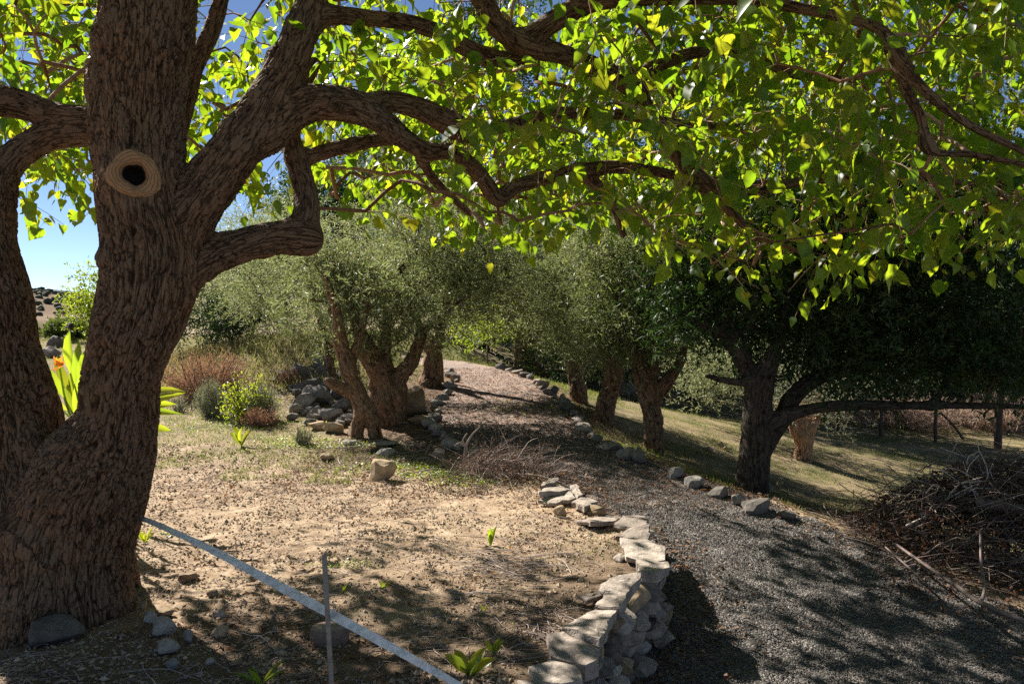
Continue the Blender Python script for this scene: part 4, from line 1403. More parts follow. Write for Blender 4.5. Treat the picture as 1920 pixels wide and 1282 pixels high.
olive('upright dark-trunked olive at the left edge of the far bend of the path', [
    px_limb([(806, 728, y3, 26), (812, 695, y3, 19), (815, 660, y3, 17), (822, 620, y3, 14), (835, 570, y3, 9)]),
    px_limb([(814, 665, y3, 13), (795, 630, y3, 10), (775, 580, y3, 7)]),
], [lump(830, 560, y3, 1.0, .7), lump(880, 520, y3 + .4, 1.1, .8), lump(790, 500, y3 + .5, 1.1, .8), lump(900, 450, y3 + .3, 1.2, .8), lump(850, 400, y3 + .5, 1.2, .8)], 33, 380)
g4 = G(620, 738); y4 = g4[1] + .6
olive('slim olive with a pale trunk behind the rock heap', [
    px_limb([(628, 748, y4, 11), (622, 700, y4, 9), (618, 660, y4, 8), (600, 600, y4, 6), (580, 540, y4, 4)]),
    px_limb([(619, 672, y4, 7), (640, 620, y4, 5), (650, 560, y4, 4)]),
], [lump(590, 570, y4, .9, .65), lump(520, 530, y4 + .5, 1.0, .7), lump(480, 500, y4 + 1, 1.1, .75), lump(560, 460, y4 + 1, 1.3, .8)], 34, 300, tint_mu=.62)
g5 = G(1080, 752); y5 = g5[1]
olive('furthest thick olive trunk in the row right of the path', [
    px_limb([(1084, 756, y5, 19), (1081, 720, y5, 17), (1078, 685, y5, 16), (1082, 650, y5, 13), (1090, 600, y5, 9)]),
    px_limb([(1078, 675, y5, 11), (1060, 640, y5, 9), (1050, 600, y5, 6)]),
], [lump(1075, 600, y5, .95, .55), lump(1020, 580, y5 + .3, .8, .55), lump(1090, 540, y5 + .4, 1.1, .7)], 35, 230, tint_mu=.55)
g6 = G(1136, 792); y6 = g6[1]
olive('leaning middle olive trunk in the row right of the path', [
    px_limb([(1132, 797, y6, 23), (1138, 755, y6, 18), (1148, 715, y6, 18), (1152, 680, y6, 17), (1160, 630, y6, 12), (1170, 580, y6, 8)]),
    px_limb([(1150, 690, y6, 13), (1125, 655, y6, 10), (1105, 610, y6, 7)]),
], [lump(1150, 600, y6, .85, .55), lump(1090, 600, y6 + .1, .7, .5), lump(1190, 540, y6 + .3, .9, .6), lump(1120, 500, y6 + .3, 1.0, .7)], 36, 300)
g7 = G(1225, 848); y7 = g7[1]
olive('nearest olive trunk with forked limbs in the row right of the path', [
    px_limb([(1226, 855, y7, 22), (1224, 800, y7, 19), (1218, 755, y7, 21), (1208, 715, y7, 19), (1196, 680, y7, 15), (1180, 630, y7, 10)]),
    px_limb([(1226, 750, y7, 17), (1252, 712, y7, 13), (1275, 680, y7 + .1, 10), (1290, 620, y7 + .2, 7)]),
    px_limb([(1218, 730, y7, 12), (1228, 680, y7, 9), (1235, 620, y7, 6)]),
], [lump(1225, 590, y7, .75, .5), lump(1170, 600, y7, .6, .45), lump(1290, 570, y7 + .2, .6, .5), lump(1230, 510, y7 + .4, .9, .6), lump(1200, 440, y7 + .3, 1., .6)], 37, 320, tint_mu=.36)

# the old olive stump at the path's end
g8 = G(985, 700); y8 = g8[1]
olive('gnarled old olive stump with a wide hollow base at the end of the path', [
    px_limb([(985, 704, y8, 28), (980, 690, y8, 18), (975, 665, y8, 12), (972, 640, y8, 10), (974, 628, y8, 8)]),
    px_limb([(1005, 706, y8 + .1, 26), (998, 685, y8 + .1, 14), (990, 660, y8 + .1, 8), (990, 630, y8 + .1, 6), (988, 615, y8 + .1, 3)]),
    px_limb([(962, 704, y8 - .2, 12), (972, 690, y8 - .1, 10)]),
    px_limb([(1022, 706, y8 - .2, 11), (1008, 690, y8 - .1, 10)]),
], [lump(1010, 600, y8 + .6, .7, .45), lump(1040, 560, y8 + .9, .9, .6)], 38, 40, group=None, tint_mu=.6)

# wild olives and shrubs on the left bank
def bush_tree(name, label, px, py, lumps, seed, n, mat, trunk_px=6, group=None, bark='dark_bark', cat='tree', **kw):
    g = G(px, py)
    Y = g[1]
    lim = [np.array([[*(g - [0, 0, .1]), trunk_px * Y / FOC], [*(g + [.05, 0, .4]), trunk_px * .8 * Y / FOC], [*(lumps[0][0]), trunk_px * .35 * Y / FOC]])]
    for l in lumps[1:]:
        lim.append(np.array([[*(g + [.05, 0, .35]), trunk_px * .6 * Y / FOC], [*((g + l[0]) / 2 + np.array([0, 0, .2])), trunk_px * .5 * Y / FOC], [*l[0], trunk_px * .25 * Y / FOC]]))
    return olive(label, lim, lumps, seed, n, name, mat, bark, None, .3, group=group, cat=cat, voxel=.05 if Y > 14 else .035, **kw)


bush_tree('wild_olive', 'silvery wild olive spreading above the dry pink bush', 470, 640, [lump(470, 545, 17.5, 1.6, .8), lump(560, 500, 18, 1.6, 1.0), lump(400, 520, 18.5, 1.3, .8), lump(520, 450, 19, 1.8, .9)], 41, 420, 'olive_leaf', tint_mu=.6, group='olives on the left bank', ll=.08, lw=.02, cl_r=.36)
bush_tree('dark_shrub', 'dark blackish evergreen shrub behind the dry pink bush', 405, 650, [lump(395, 600, 16.3, .8, .5), lump(440, 610, 16.4, .55, .4), lump(360, 595, 16.5, .6, .5)], 42, 170, 'dark_leaf', ll=.06, lw=.018, cat='shrub', tint_mu=.35)
bush_tree('hill_shrub', 'round dark green shrub on the crest behind the bird of paradise', 128, 640, [lump(128, 622, 24, .5, .22), lump(155, 626, 24.3, .35, .2), lump(104, 630, 24, .3, .15)], 43, 50, 'shrub_leaf', ll=.11, lw=.035, cat='shrub', tint_mu=.6, cl_r=.12, spray_len=.14)
bush_tree('young_tree', 'light airy young tree rising left of the main mulberry stem', 172, 640, [lump(172, 575, 20, .5, .45), lump(165, 540, 20, .4, .4), lump(190, 610, 20, .5, .4)], 44, 36, 'lime_leaf', trunk_px=3, ll=.09, lw=.035, sprays=14, cl_r=.2, tint_mu=.3)


# ------------------------------------------------------------------ the dark spreading tree on the right
g9 = G(1410, 925); y9 = g9[1]
dk = thing('spreading_tree', 'dark-trunked tree with a long level limb reaching right over the shaded field', 'tree', tuple(g9))
DL = [
    px_limb([(1406, 940, y9, 38), (1410, 915, y9, 31), (1414, 860, y9, 29), (1418, 800, y9, 27), (1424, 740, y9, 25), (1434, 700, y9, 22), (1452, 660, y9, 14), (1470, 600, y9 + .1, 10), (1480, 520, y9 + .2, 7)]),
    px_limb([(1430, 830, y9, 20), (1462, 790, y9, 17), (1490, 740, y9 + .1, 17), (1540, 705, y9 + .2, 15), (1600, 690, y9 + .3, 11), (1680, 650, y9 + .5, 8), (1760, 590, y9 + .7, 5)]),
    px_limb([(1440, 800, y9 - .05, 16), (1480, 778, y9 - .1, 14), (1530, 765, y9 - .15, 11), (1600, 760, y9 - .2, 10), (1700, 760, y9 - .25, 8), (1800, 760, y9 - .3, 7), (1900, 762, y9 - .3, 5), (1980, 770, y9 - .3, 4)]),
    px_limb([(1420, 745, y9, 17), (1400, 690, y9, 15), (1375, 640, y9 + .05, 16), (1350, 600, y9 + .1, 14), (1315, 575, y9 + .15, 11), (1290, 570, y9 + .2, 8)]),
    px_limb([(1375, 640, y9 + .05, 12), (1372, 580, y9 + .1, 9), (1385, 510, y9 + .2, 6)]),
    px_limb([(1362, 630, y9, 12), (1330, 612, y9, 10), (1300, 600, y9, 8)]),
    px_limb([(1412, 715, y9 - .05, 8), (1380, 716, y9 - .15, 7), (1355, 712, y9 - .2, 6), (1325, 705, y9 - .25, 4)]),
    px_limb([(1745, 760, y9 - .25, 6), (1765, 735, y9 - .2, 5), (1790, 690, y9, 3)]),
]
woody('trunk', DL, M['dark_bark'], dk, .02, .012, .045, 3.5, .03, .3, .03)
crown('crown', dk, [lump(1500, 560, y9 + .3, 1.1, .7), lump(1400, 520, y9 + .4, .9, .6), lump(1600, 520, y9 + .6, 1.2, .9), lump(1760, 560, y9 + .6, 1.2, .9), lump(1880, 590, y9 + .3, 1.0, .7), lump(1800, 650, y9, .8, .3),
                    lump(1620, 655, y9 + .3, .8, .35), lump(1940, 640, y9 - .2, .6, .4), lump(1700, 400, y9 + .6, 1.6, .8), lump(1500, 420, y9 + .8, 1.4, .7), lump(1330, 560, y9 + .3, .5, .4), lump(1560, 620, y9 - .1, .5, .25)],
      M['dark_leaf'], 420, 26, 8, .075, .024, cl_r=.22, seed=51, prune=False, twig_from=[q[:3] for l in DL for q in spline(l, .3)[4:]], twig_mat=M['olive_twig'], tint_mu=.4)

# pollarded stump with reddish bark
g10 = G(1508, 862); y10 = g10[1]
pt = thing('pollarded_tree', 'short pollarded tree with sunlit orange bark and a knobbly head', 'tree', tuple(g10))
PL = [px_limb([(1506, 872, y10, 18), (1507, 835, y10, 15), (1508, 815, y10, 16), (1500, 795, y10, 13), (1496, 785, y10, 8)])]
for a in ((1492, 806, 9), (1524, 800, 8), (1510, 796, 9), (1486, 798, 6), (1531, 790, 5), (1500, 790, 6)):
    PL.append(px_limb([(1507, 822, y10, 11), (a[0], a[1], y10 + random.uniform(-.1, .1), a[2]), (a[0] + (a[0] - 1508) * .25, a[1] - 12, y10 + random.uniform(-.1, .1), a[2] * .6)]))
woody('trunk', PL, M['red_bark'], pt, .02, .02, .05, 4, .03, .3, .025)
tb = MB()
for q in range(26):
    a = P(1508 + random.uniform(-22, 26), 798 + random.uniform(-6, 6), y10 + random.uniform(-.12, .12))
    e = a + np.array([random.uniform(-.25, .35), random.uniform(-.2, .2), random.uniform(.25, .6)])
    p = spline([a, (a + e) / 2 + np.array([0, 0, .05]), e], .1)
    tb.tube(p, np.linspace(.008, .003, len(p)), 4, random.random(), cap=False)
tb.build('shoots', M['twig'], pt, kind='stuff')
crown('crown', pt, [lump(1540, 730, y10 + .2, .7, .4), lump(1500, 745, y10 + .1, .4, .3)], M['grey_leaf'], 34, 14, 8, .06, .014, seed=52)


# ------------------------------------------------------------------ dark wood behind
def forest_tree(label, px, Y, htop, rx, seed, mat='dark_leaf', n=120, tint=.35, base_frac=.18, tr=.16, ll=.13, lw=.05, name='evergreen_tree', group='evergreen trees behind the garden', lean=0, sprays=20):
    x = (px - CX) / FOC * Y
    z0 = hz(x, Y)
    t = thing(name, label, 'tree', (x, Y, z0), group)
    r = np.random.default_rng(seed)
    h = htop
    lim = [np.array([[x, Y, z0 - .2, tr * 1.3], [x + .05, Y, z0 + h * .15, tr], [x + lean * .3, Y, z0 + h * .4, tr * .8], [x + lean, Y, z0 + h * .75, tr * .4]])]
    for q in range(4):
        a = r.uniform(0, 6.28)
        lim.append(np.array([[x, Y, z0 + h * (.2 + .08 * q), tr * .6], [x + rx * .4 * math.cos(a), Y + rx * .4 * math.sin(a), z0 + h * (.34 + .08 * q), tr * .4], [x + rx * .75 * math.cos(a), Y + rx * .75 * math.sin(a), z0 + h * (.42 + .1 * q), tr * .15]]))
    woody('trunk', lim, M['dark_bark'], t, .07, .02, .12, 4, .05, 0, .05)
    lumps = []
    for q in range(8):
        a = r.uniform(0, 6.28); f = r.uniform(base_frac + .12, .9)
        w = rx * (1 - .35 * abs(f - .45))
        lumps.append(((x + lean * f + w * .5 * math.cos(a), Y + w * .5 * math.sin(a), z0 + h * f), (w * .62, w * .62, h * .17)))
    crown('crown', t, lumps, M[mat], n, sprays, 7, ll, lw, cl_r=.42, spray_len=.4, seed=seed, tint_mu=tint)
    return t


WOOD = [
    (905, 25, 6.5, 2.8, 'dark evergreen tree straight beyond the end of the path'),
    (770, 33, 6.0, 3.0, 'tall evergreen closing the view left of the path end'),
    (1010, 27, 7.5, 3.2, 'tall evergreen right of the path end behind the old stump'),
    (1140, 26, 5.0, 2.6, 'evergreen on the slope behind the middle olive trunk'),
    (1270, 31, 8.0, 3.6, 'evergreen on the slope behind the forked olive'),
    (1105, 20.5, 7.5, 1.7, 'slim evergreen added for its shade, close behind the furthest olive of the right row'),  # added tree, placed so its shadow falls on the lower right slope
    (1300, 21.5, 7.5, 2.0, 'slim evergreen added to shade the field, right behind the nearest forked olive'),  # added tree, its crown keeps the sun off the far field
    (1400, 33, 9.0, 4.0, 'tall evergreen behind the dark spreading tree'),
    (1520, 26, 7.5, 3.2, 'evergreen behind the pollarded tree at the field edge'),
    (1640, 29, 7.0, 3.2, 'evergreen beyond the fence under the long level limb'),
    (1780, 26, 8.5, 3.4, 'tall evergreen beyond the fence near the right edge'),
    (1930, 23, 9.5, 3.4, 'tallest evergreen at the right edge of the field'),
    (640, 36, 5.5, 3.0, 'evergreen behind the olives on the left bank'),
    (1080, 36, 12.5, 4.6, 'high evergreen crown on the hill behind the path end'),
    (1300, 38, 12, 4.6, 'high evergreen crown on the hill behind the slope'),
    (860, 38, 11.5, 4.4, 'furthest evergreen on the hill left of the path end'),
    (1560, 40, 12, 4.8, 'high evergreen crown far behind the field'),
    (2040, 17, 9, 3.4, 'big evergreen whose dark crown fills the right edge'),
]
for q, (px, Y, h, rx, lab) in enumerate(WOOD):
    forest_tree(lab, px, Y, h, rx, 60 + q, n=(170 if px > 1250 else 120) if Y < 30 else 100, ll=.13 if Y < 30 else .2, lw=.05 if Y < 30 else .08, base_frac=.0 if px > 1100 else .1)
bush_tree('lime_shrub', 'sunlit lime green shrub in front of the dark evergreen at the path end', 905, 652, [lump(915, 610, 20.5, .7, .35), lump(885, 625, 20.5, .5, .25), lump(955, 590, 20.8, .6, .3), lump(985, 612, 20.8, .35, .3)], 81, 22, 'lime_leaf', trunk_px=3, ll=.07, lw=.03, cat='shrub', tint_mu=.45)
bush_tree('grey_olive', 'pale silvery olive beyond the dark tree, left of its trunk', 1365, 745, [lump(1350, 690, 14.5, .8, .5), lump(1390, 650, 15, .8, .6), lump(1320, 720, 14.3, .5, .25)], 82, 80, 'olive_leaf', tint_mu=.8, group='silvery olives on the slope')
bush_tree('grey_olive', 'pale silvery olive seen under the limb of the dark tree', 1560, 770, [lump(1510, 690, 17, 1.0, .6), lump(1600, 700, 17.5, 1.1, .6), lump(1680, 670, 18, 1.0, .7)], 83, 110, 'olive_leaf', tint_mu=.8, group='silvery olives on the slope', ll=.075, lw=.019)


# ------------------------------------------------------------------ shrubs and plants
def shrub(name, label, cat, px, py, wpx, hpx, mat, n, ll, lw, seed, up=.8, stems=30, stem_mat='dead_twig', tint=.5, group=None, depth=None):
    g = G(px, py)
    m = g[1] / FOC
    W, Hh = wpx * m / 2, hpx * m
    D = W * .8 if depth is None else depth
    t = thing(name, label, cat, tuple(g), group)
    r = np.random.default_rng(seed)
    tb, lb = MB(), MB()
    for q in range(stems):
        a = r.uniform(0, 6.283); s_ = r.random() ** .5
        e = g + np.array([math.cos(a) * s_ * W, math.sin(a) * s_ * D, Hh * (r.uniform(.55, 1.0)) * (1 - .45 * s_ * s_)])
        b = g + np.array([math.cos(a) * s_ * W * .25, math.sin(a) * s_ * D * .25, -.02])
        mid = (b + e) / 2 + r.normal(0, .06 * Hh, 3)
        p = spline([b, mid, e], Hh / 8)
        tb.tube(p, np.linspace(.0055, .0018, len(p)) * (1 + Hh), 3, r.random(), cap=False)
        k = n // stems
        f = r.uniform(.25, 1, k)
        idx = np.minimum((f * (len(p) - 1)).astype(int), len(p) - 1)
        pos = p[idx] + r.normal(0, .07 * Hh + .012, (k, 3))
        yd = unit(r.normal(0, .6, (k, 3)) + np.array([0, 0, up]) + (e - b) * .3)
        s2 = r.uniform(.6, 1.3, k)
        leaf_batch(lb, LEAF1_V, LEAF1_F, pos, yd, unit(r.normal(size=(k, 3))), lw * s2, ll * s2, np.clip(tint + r.normal(0, .25, k), 0, 1))
    tb.build('stems', M[stem_mat], t, kind='stuff')
    lb.build('foliage', M[mat], t, smooth=False, kind='stuff')
    return t


shrub('dry_bush', 'wide dried pink-brown bush behind the mulberry trunk', 'shrub', 385, 745, 210, 105, 'dry_bush', 9000, .05, .010, 91, .9, 110, tint=.5)
shrub('dry_bush', 'small tuft of dried pink stems at the left end of the rock ledge', 'shrub', 540, 722, 40, 40, 'dry_bush', 700, .05, .010, 92, 1, 20)
shrub('silver_bush', 'silvery grey bush left of the yellow-green shrub', 'shrub', 398, 780, 78, 78, 'grey_leaf', 5200, .035, .009, 93, .7, 40, tint=.5)
shrub('silver_bush', 'dry silvery bush right of the yellow-green shrub', 'shrub', 495, 788, 66, 80, 'grey_leaf', 3600, .035, .009, 94, .7, 36, tint=.75)
shrub('dry_bush', 'low brown twiggy bush at the foot of the yellow-green shrub', 'shrub', 490, 800, 80, 44, 'dry_bush', 1600, .04, .008, 95, .8, 40, tint=.35)
shrub('yellow_shrub', 'yellow-green leafy shrub with red shoots among the silvery bushes', 'shrub', 462, 792, 104, 108, 'lime_leaf', 1500, .05, .024, 96, .2, 34, tint=.55)
shrub('rosemary', 'small dark rosemary-like bush at the terrace edge', 'shrub', 568, 834, 46, 44, 'grey_leaf', 1100, .03, .006, 97, 1., 26, tint=.1)
shrub('silver_bush', 'tiny silvery sprig right of the strelitzia leaf tips', 'shrub', 335, 772, 30, 40, 'grey_leaf', 500, .03, .01, 98, .6, 12, tint=.6)
gd_ = G(945, 898)
db = thing('dead_bush', 'dead twiggy bush sprawling at the top end of the stone wall', 'shrub', tuple(gd_))
rq = np.random.default_rng(99); tbq, lbq = MB(), MB()
for q in range(620):
    ax = gd_[0] + np.clip(rq.normal(0, .26), -.55, .5); ay = gd_[1] + .1 + rq.normal(0, .16)
    hm = .30 * max(.15, 1 - ((ax - gd_[0]) / .6) ** 2)
    a0 = np.array([ax, ay, hz(ax, ay) + rq.random() * hm * .7])
    dq = unit(np.array([rq.normal(), rq.normal() * .8, rq.normal(.35, .5)])); ln = rq.uniform(.12, .42)
    p = spline([a0, a0 + dq * ln * .5 + rq.normal(0, .025, 3), a0 + dq * ln + rq.normal(0, .05, 3) - [0, 0, .04]], .08)
    p[:, 2] = np.maximum(p[:, 2], gd_[2] - .02)
    tbq.tube(p, np.linspace(rq.uniform(.0015, .0045), .0012, len(p)), 3, rq.choice([.1, .35, .6, .95], p=[.35, .3, .2, .15]), cap=False)
    k = 4
    leaf_batch(lbq, LEAF1_V, LEAF1_F, p[rq.integers(0, len(p), k)] + rq.normal(0, .012, (k, 3)), rq.normal(size=(k, 3)), rq.normal(size=(k, 3)), np.full(k, .005), rq.uniform(.015, .035, k), np.clip(rq.normal(.3, .2, k), 0, 1))
tbq.build('stems', M['dead_twig'], db, kind='stuff')
lbq.build('foliage', M['dry_bush'], db, smooth=False, kind='stuff')
shrub('dry_bush', 'wide band of dry pale brush along the far fence', 'shrub', 1690, 799, 330, 62, 'fence_brush', 6500, .14, .02, 100, .9, 150, tint=.55, depth=1.6)
shrub('dry_bush', 'tall dry brush at the right end of the far fence', 'shrub', 1860, 806, 180, 76, 'fence_brush', 3500, .14, .02, 101, .9, 80, tint=.45, depth=1.2)

# dead stick standing in the dead bush
def stick(name, label, rows, mat, sides=6, tint=.5, cat='stick', parent=None, group=None):
    p = spline(px_limb(rows), .08)
    mb = MB(); mb.tube(p[:, :3], p[:, 3], sides, tint)
    o = mb.build(name, M[mat], parent)
    if parent is None: tag(o, label, cat, group)
    return o


gd = G(870, 880); yd = gd[1]
dsn = thing('dead_sapling', 'bare forked dead sapling standing in the dead twiggy bush', 'sapling', tuple(gd))
for rows in ([(870, 884, yd, 4.5), (872, 855, yd, 4), (874, 835, yd, 3.5)], [(873, 838, yd, 3), (862, 830, yd, 2), (852, 836, yd, 1.5)], [(873, 836, yd, 3), (885, 815, yd, 2), (900, 800, yd, 1)], [(872, 838, yd, 2.5), (868, 824, yd, 1.5), (876, 812, yd, 1)]):
    stick('branch', None, rows, 'dead_twig', parent=dsn, tint=.7)

# bird of paradise plant behind the fork
PAD_V = np.array([(-.02, 0, 0), (.02, 0, 0), (-.35, .25, .05), (0, .25, 0), (.35, .25, .05), (-.5, .5, .07), (0, .5, -.02), (.5, .5, .07), (-.34, .78, .02), (0, .78, -.06), (.34, .78, .02), (0, 1, -.14)], float)
PAD_F = np.array([(0, 1, 3), (0, 3, 2), (1, 4, 3), (2, 3, 6), (2, 6, 5), (3, 4, 7), (3, 7, 6), (5, 6, 9), (5, 9, 8), (6, 7, 10), (6, 10, 9), (8, 9, 11), (9, 10, 11)])


def paddle_plant(name, label, cat, base, leaves, mat, wid):
    t = thing(name, label, cat, tuple(base))
    for q, (a, m, e) in enumerate(leaves):          # stalk base, blade foot, blade tip
        a, m, e = map(np.array, (a, m, e))
        sb = MB(); p = spline([a, (a + m) / 2 + np.array([0, 0, .03]), m], .06); sb.tube(p, np.linspace(.011, .006, len(p)), 5, .5)
        so = sb.build('stalk', M[mat], t)
        lb = MB()
        ln = np.linalg.norm(e - m)
        side = unit(np.array([random.uniform(-1, 1), random.uniform(-.6, .6), random.uniform(-.2, .5)]))
        leaf_batch(lb, PAD_V, PAD_F, m[None], (e - m)[None], np.array([[random.uniform(-.5, .5), -1.0, random.uniform(.1, .6)]]), np.array([wid * random.uniform(.8, 1.15)]), np.array([ln]), np.array([random.uniform(.35, .95)]))
        lb.build('leaf', M[mat], t)
    return t


ys_ = 6.6
bb = P(180, 830, ys_)
lv = []
for (mx, my, ex, ey, bx) in [(132, 700, 126, 618, 160), (140, 720, 148, 640, 165), (120, 745, 92, 690, 160), (135, 740, 100, 668, 160), (150, 730, 158, 650, 170), (128, 770, 88, 738, 160), (146, 760, 132, 672, 165), (155, 770, 165, 690, 172),
                             (118, 770, 96, 712, 165), (150, 790, 120, 710, 170), (160, 720, 170, 640, 175), (140, 780, 150, 700, 165)]:
    d_ = random.uniform(-.25, .25)
    lv.append((P(bx, 835, ys_), P(mx, my, ys_ + d_), P(ex, ey, ys_ + d_ * 1.4)))
for (mx, my, ex, ey) in [(270, 742, 338, 728), (270, 752, 336, 738), (262, 762, 328, 756), (262, 768, 332, 774), (270, 795, 318, 806), (240, 700, 250, 640)]:
    lv.append((P(215, 835, ys_), P(mx, my, ys_ + .1), P(ex, ey, ys_ + random.uniform(-.15, .15))))
bop = paddle_plant('bird_of_paradise_plant', 'bird of paradise plant with glowing upright paddle leaves behind the mulberry fork', 'plant', bb, lv, 'strelitzia', .068)
sb = MB(); p = spline([P(155, 835, ys_), P(125, 760, ys_ - .2), P(112, 690, ys_ - .25)], .08); sb.tube(p, np.linspace(.01, .007, len(p)), 5, .4)
sb.build('flower_stalk', M['strelitzia'], bop)
fb = MB(); c = P(111, 690, ys_ - .25)
for q in range(9):
    dv = np.array([random.uniform(-.7, .5), random.uniform(-.3, .3), random.uniform(.4, 1.0)])
    leaf_batch(fb, LEAF1_V, LEAF1_F, (c + np.array([0, 0, .004 * q]))[None], dv[None], np.array([[.2, -1, .1]]), np.array([.03]), np.array([random.uniform(.05, .08)]), np.array([random.random()]))
leaf_batch(fb, LEAF1_V, LEAF1_F, c[None], np.array([[-1, 0, -.15]]), np.array([[.2, -1, .1]]), np.array([.02]), np.array([.06]), np.array([0.]))
fb.build('flower', M['flower'], bop)


def seedling(name, label, px, py, hpx, nl, mat, seed, spread=.5, wid=.24, cat='seedling'):
    g = G(px, py); h = hpx * g[1] / FOC
    r = np.random.default_rng(seed)
    t = thing(name, label, cat, tuple(g))
    for q in range(nl):
        a = q * 2.4 + r.uniform(-.3, .3)
        dv = np.array([math.cos(a) * spread, math.sin(a) * spread * .6, r.uniform(.5, 1.1)])
        lb = MB()
        leaf_batch(lb, PAD_V, PAD_F, (g - [0, 0, .005])[None], dv[None], np.array([[-math.cos(a) * .6, -1, .9]]), np.array([h * wid]), np.array([h * r.uniform(.75, 1.1)]), np.array([r.uniform(.5, 1)]))
        lb.build('leaf', M[mat], t)
    return t


seedling('seedling', 'yellow-green strap-leaved seedling alone on the sunny earth', 453, 838, 44, 5, 'strelitzia', 1, .55, .22)
seedling('seedling', 'small yellow shoot among dry stalks in the middle of the terrace', 920, 1024, 40, 3, 'strelitzia', 2, .15, .25)
seedling('seedling', 'green broad-leaved seedling by the wall near the bottom edge', 878, 1266, 60, 6, 'strelitzia', 3, .9, .4)
seedling('seedling', 'dark green seedling right of the broad-leaved one', 925, 1228, 34, 4, 'strelitzia', 4, .5, .35)
seedling('seedling', 'low green strap-leaved plant at the bottom edge left of the rod', 490, 1284, 60, 5, 'strelitzia', 5, 1.5, .16)
seedling('seedling', 'bright grassy tuft against the mulberry trunk under the tape', 272, 1020, 36, 7, 'strelitzia', 6, .5, .14)
seedling('seedling', 'tiny green shoot beside the middle of the tape', 645, 1116, 20, 3, 'strelitzia', 7, .3, .2)
seedling('seedling', 'tiny bright blade in the shadow left of the large capstone', 908, 1146, 20, 2, 'strelitzia', 8, .4, .2)
seedling('seedling', 'bright two-leaved sprout right of the clover patch', 720, 1104, 18, 4, 'weed', 9, .8, .4)

# ------------------------------------------------------------------ tape, rod, log, stakes, sticks
tape_pts = [P(255, 968, 4.62), P(300, 985, 4.45), P(400, 1032, 4.0), P(520, 1096, 3.55), P(612, 1146, 3.22), P(720, 1205, 2.98), P(790, 1244, 2.86), P(870, 1290, 2.72), P(960, 1350, 2.55)]
tw = [(.030, .5), (.032, .45), (.036, .4), (.038, .3), (.036, .25), (.030, .1), (.026, 0), (.022, 0), (.03, .2)]
pp = spline(np.array([[*p, w, a] for p, (w, a) in zip(tape_pts, tw)]), .03)
dirs = unit(np.gradient(pp[:, :3], axis=0))
view_ = unit(pp[:, :3] - np.array([0, 0, CAM_H])); side = unit(np.cross(dirs, view_)); upv = np.cross(side, dirs)
# a strip a few tenths of a millimetre thick, twisted a little
TV = []
for q in range(len(pp)):
    ang = pp[q, 4]; hv = side[q] * math.cos(ang) + upv[q] * math.sin(ang); nv = np.cross(dirs[q], hv)
    cr = .0025 * math.sin(q * .9) + .002 * math.sin(q * 2.3)
    for sx, sz in ((-.5, -.0004), (.5, -.0004), (.5, .0004), (-.5, .0004)):
        TV.append(pp[q, :3] + hv * pp[q, 3] * sx + nv * (sz + cr * (1 if sx > 0 else -1)))
TV = np.array(TV); nT = len(pp)
i, j = np.meshgrid(np.arange(nT - 1), np.arange(4), indexing='ij'); i, j = i.ravel(), j.ravel(); k_ = (j + 1) % 4
TF = np.concatenate([np.stack([i * 4 + j, i * 4 + k_, (i + 1) * 4 + k_, (i + 1) * 4 + j], 1), [[3, 2, 1, 0]], [[nT * 4 - 4, nT * 4 - 3, nT * 4 - 2, nT * 4 - 1]]])
mt, nt, b, out = nmat('plastic_tape')
nz = noise(nt, objco(nt), 30, 6, .75)
nt.links.new(ramp(nt, nz, [(.3, (.42, .40, .37)), (.55, (.80, .79, .76)), (.75, (.92, .91, .89))]), b.inputs['Base Color'])
b.inputs['Roughness'].default_value = .38
b.inputs['Specular IOR Level'].default_value = .6
bump(nt, b, nz, .4, .002)
tag(link('plastic_tape', mesh('plastic_tape', TV, [TF], False), mt), 'taut grey plastic tape stretched from the mulberry trunk past the metal rod', 'tape')

rodb = P(622, 1290, 3.18); gz_ = hz(rodb[0], rodb[1])
ra = P(608, 1040, 3.18)
mb = MB(); mb.tube([[rodb[0] + .006, 3.18, gz_ - .1], rodb, P(614, 1150, 3.18), ra], .0095, 10)
tag(mb.build('metal_rod', M['rod']), 'thin rusty metal rod standing upright in front of the tape', 'rod')

gl = G(612, 1212); lg = thing('cut_log', 'sawn slice of log lying on the soil behind the metal rod', 'log', tuple(gl))
n = 20; a = np.arange(n) * 2 * math.pi / n
LV = []
for q, (s_, z) in enumerate([(1.0, -.02), (1.02, .03), (1.0, .068), (.95, .075), (.5, .076)]):
    rr = s_ * (1 + .08 * np.sin(2 * a) + .05 * np.sin(3 * a + 1)) * .088
    LV.append(np.stack([gl[0] + np.cos(a) * rr * 1.05, gl[1] + .06 + np.sin(a) * rr * .75, np.full(n, gl[2] + z)], 1))
LV.append([[gl[0], gl[1] + .06, gl[2] + .076]])
i, j = np.meshgrid(np.arange(4), np.arange(n), indexing='ij'); i, j = i.ravel(), j.ravel(); k_ = (j + 1) % n
LVc = np.concatenate(LV)
LF4 = np.stack([i * n + j, i * n + k_, (i + 1) * n + k_, (i + 1) * n + j], 1)
j = np.arange(n); LF3 = np.stack([4 * n + j, 4 * n + (j + 1) % n, np.full(n, 5 * n)], 1)
lab_t = np.concatenate([np.full(3 * n, .1), np.full(2 * n + 1, .9)])
link('log_slice', mesh('log_slice', LVc, [LF3, LF4], False, {'tint': lab_t}), M['log'], lg)

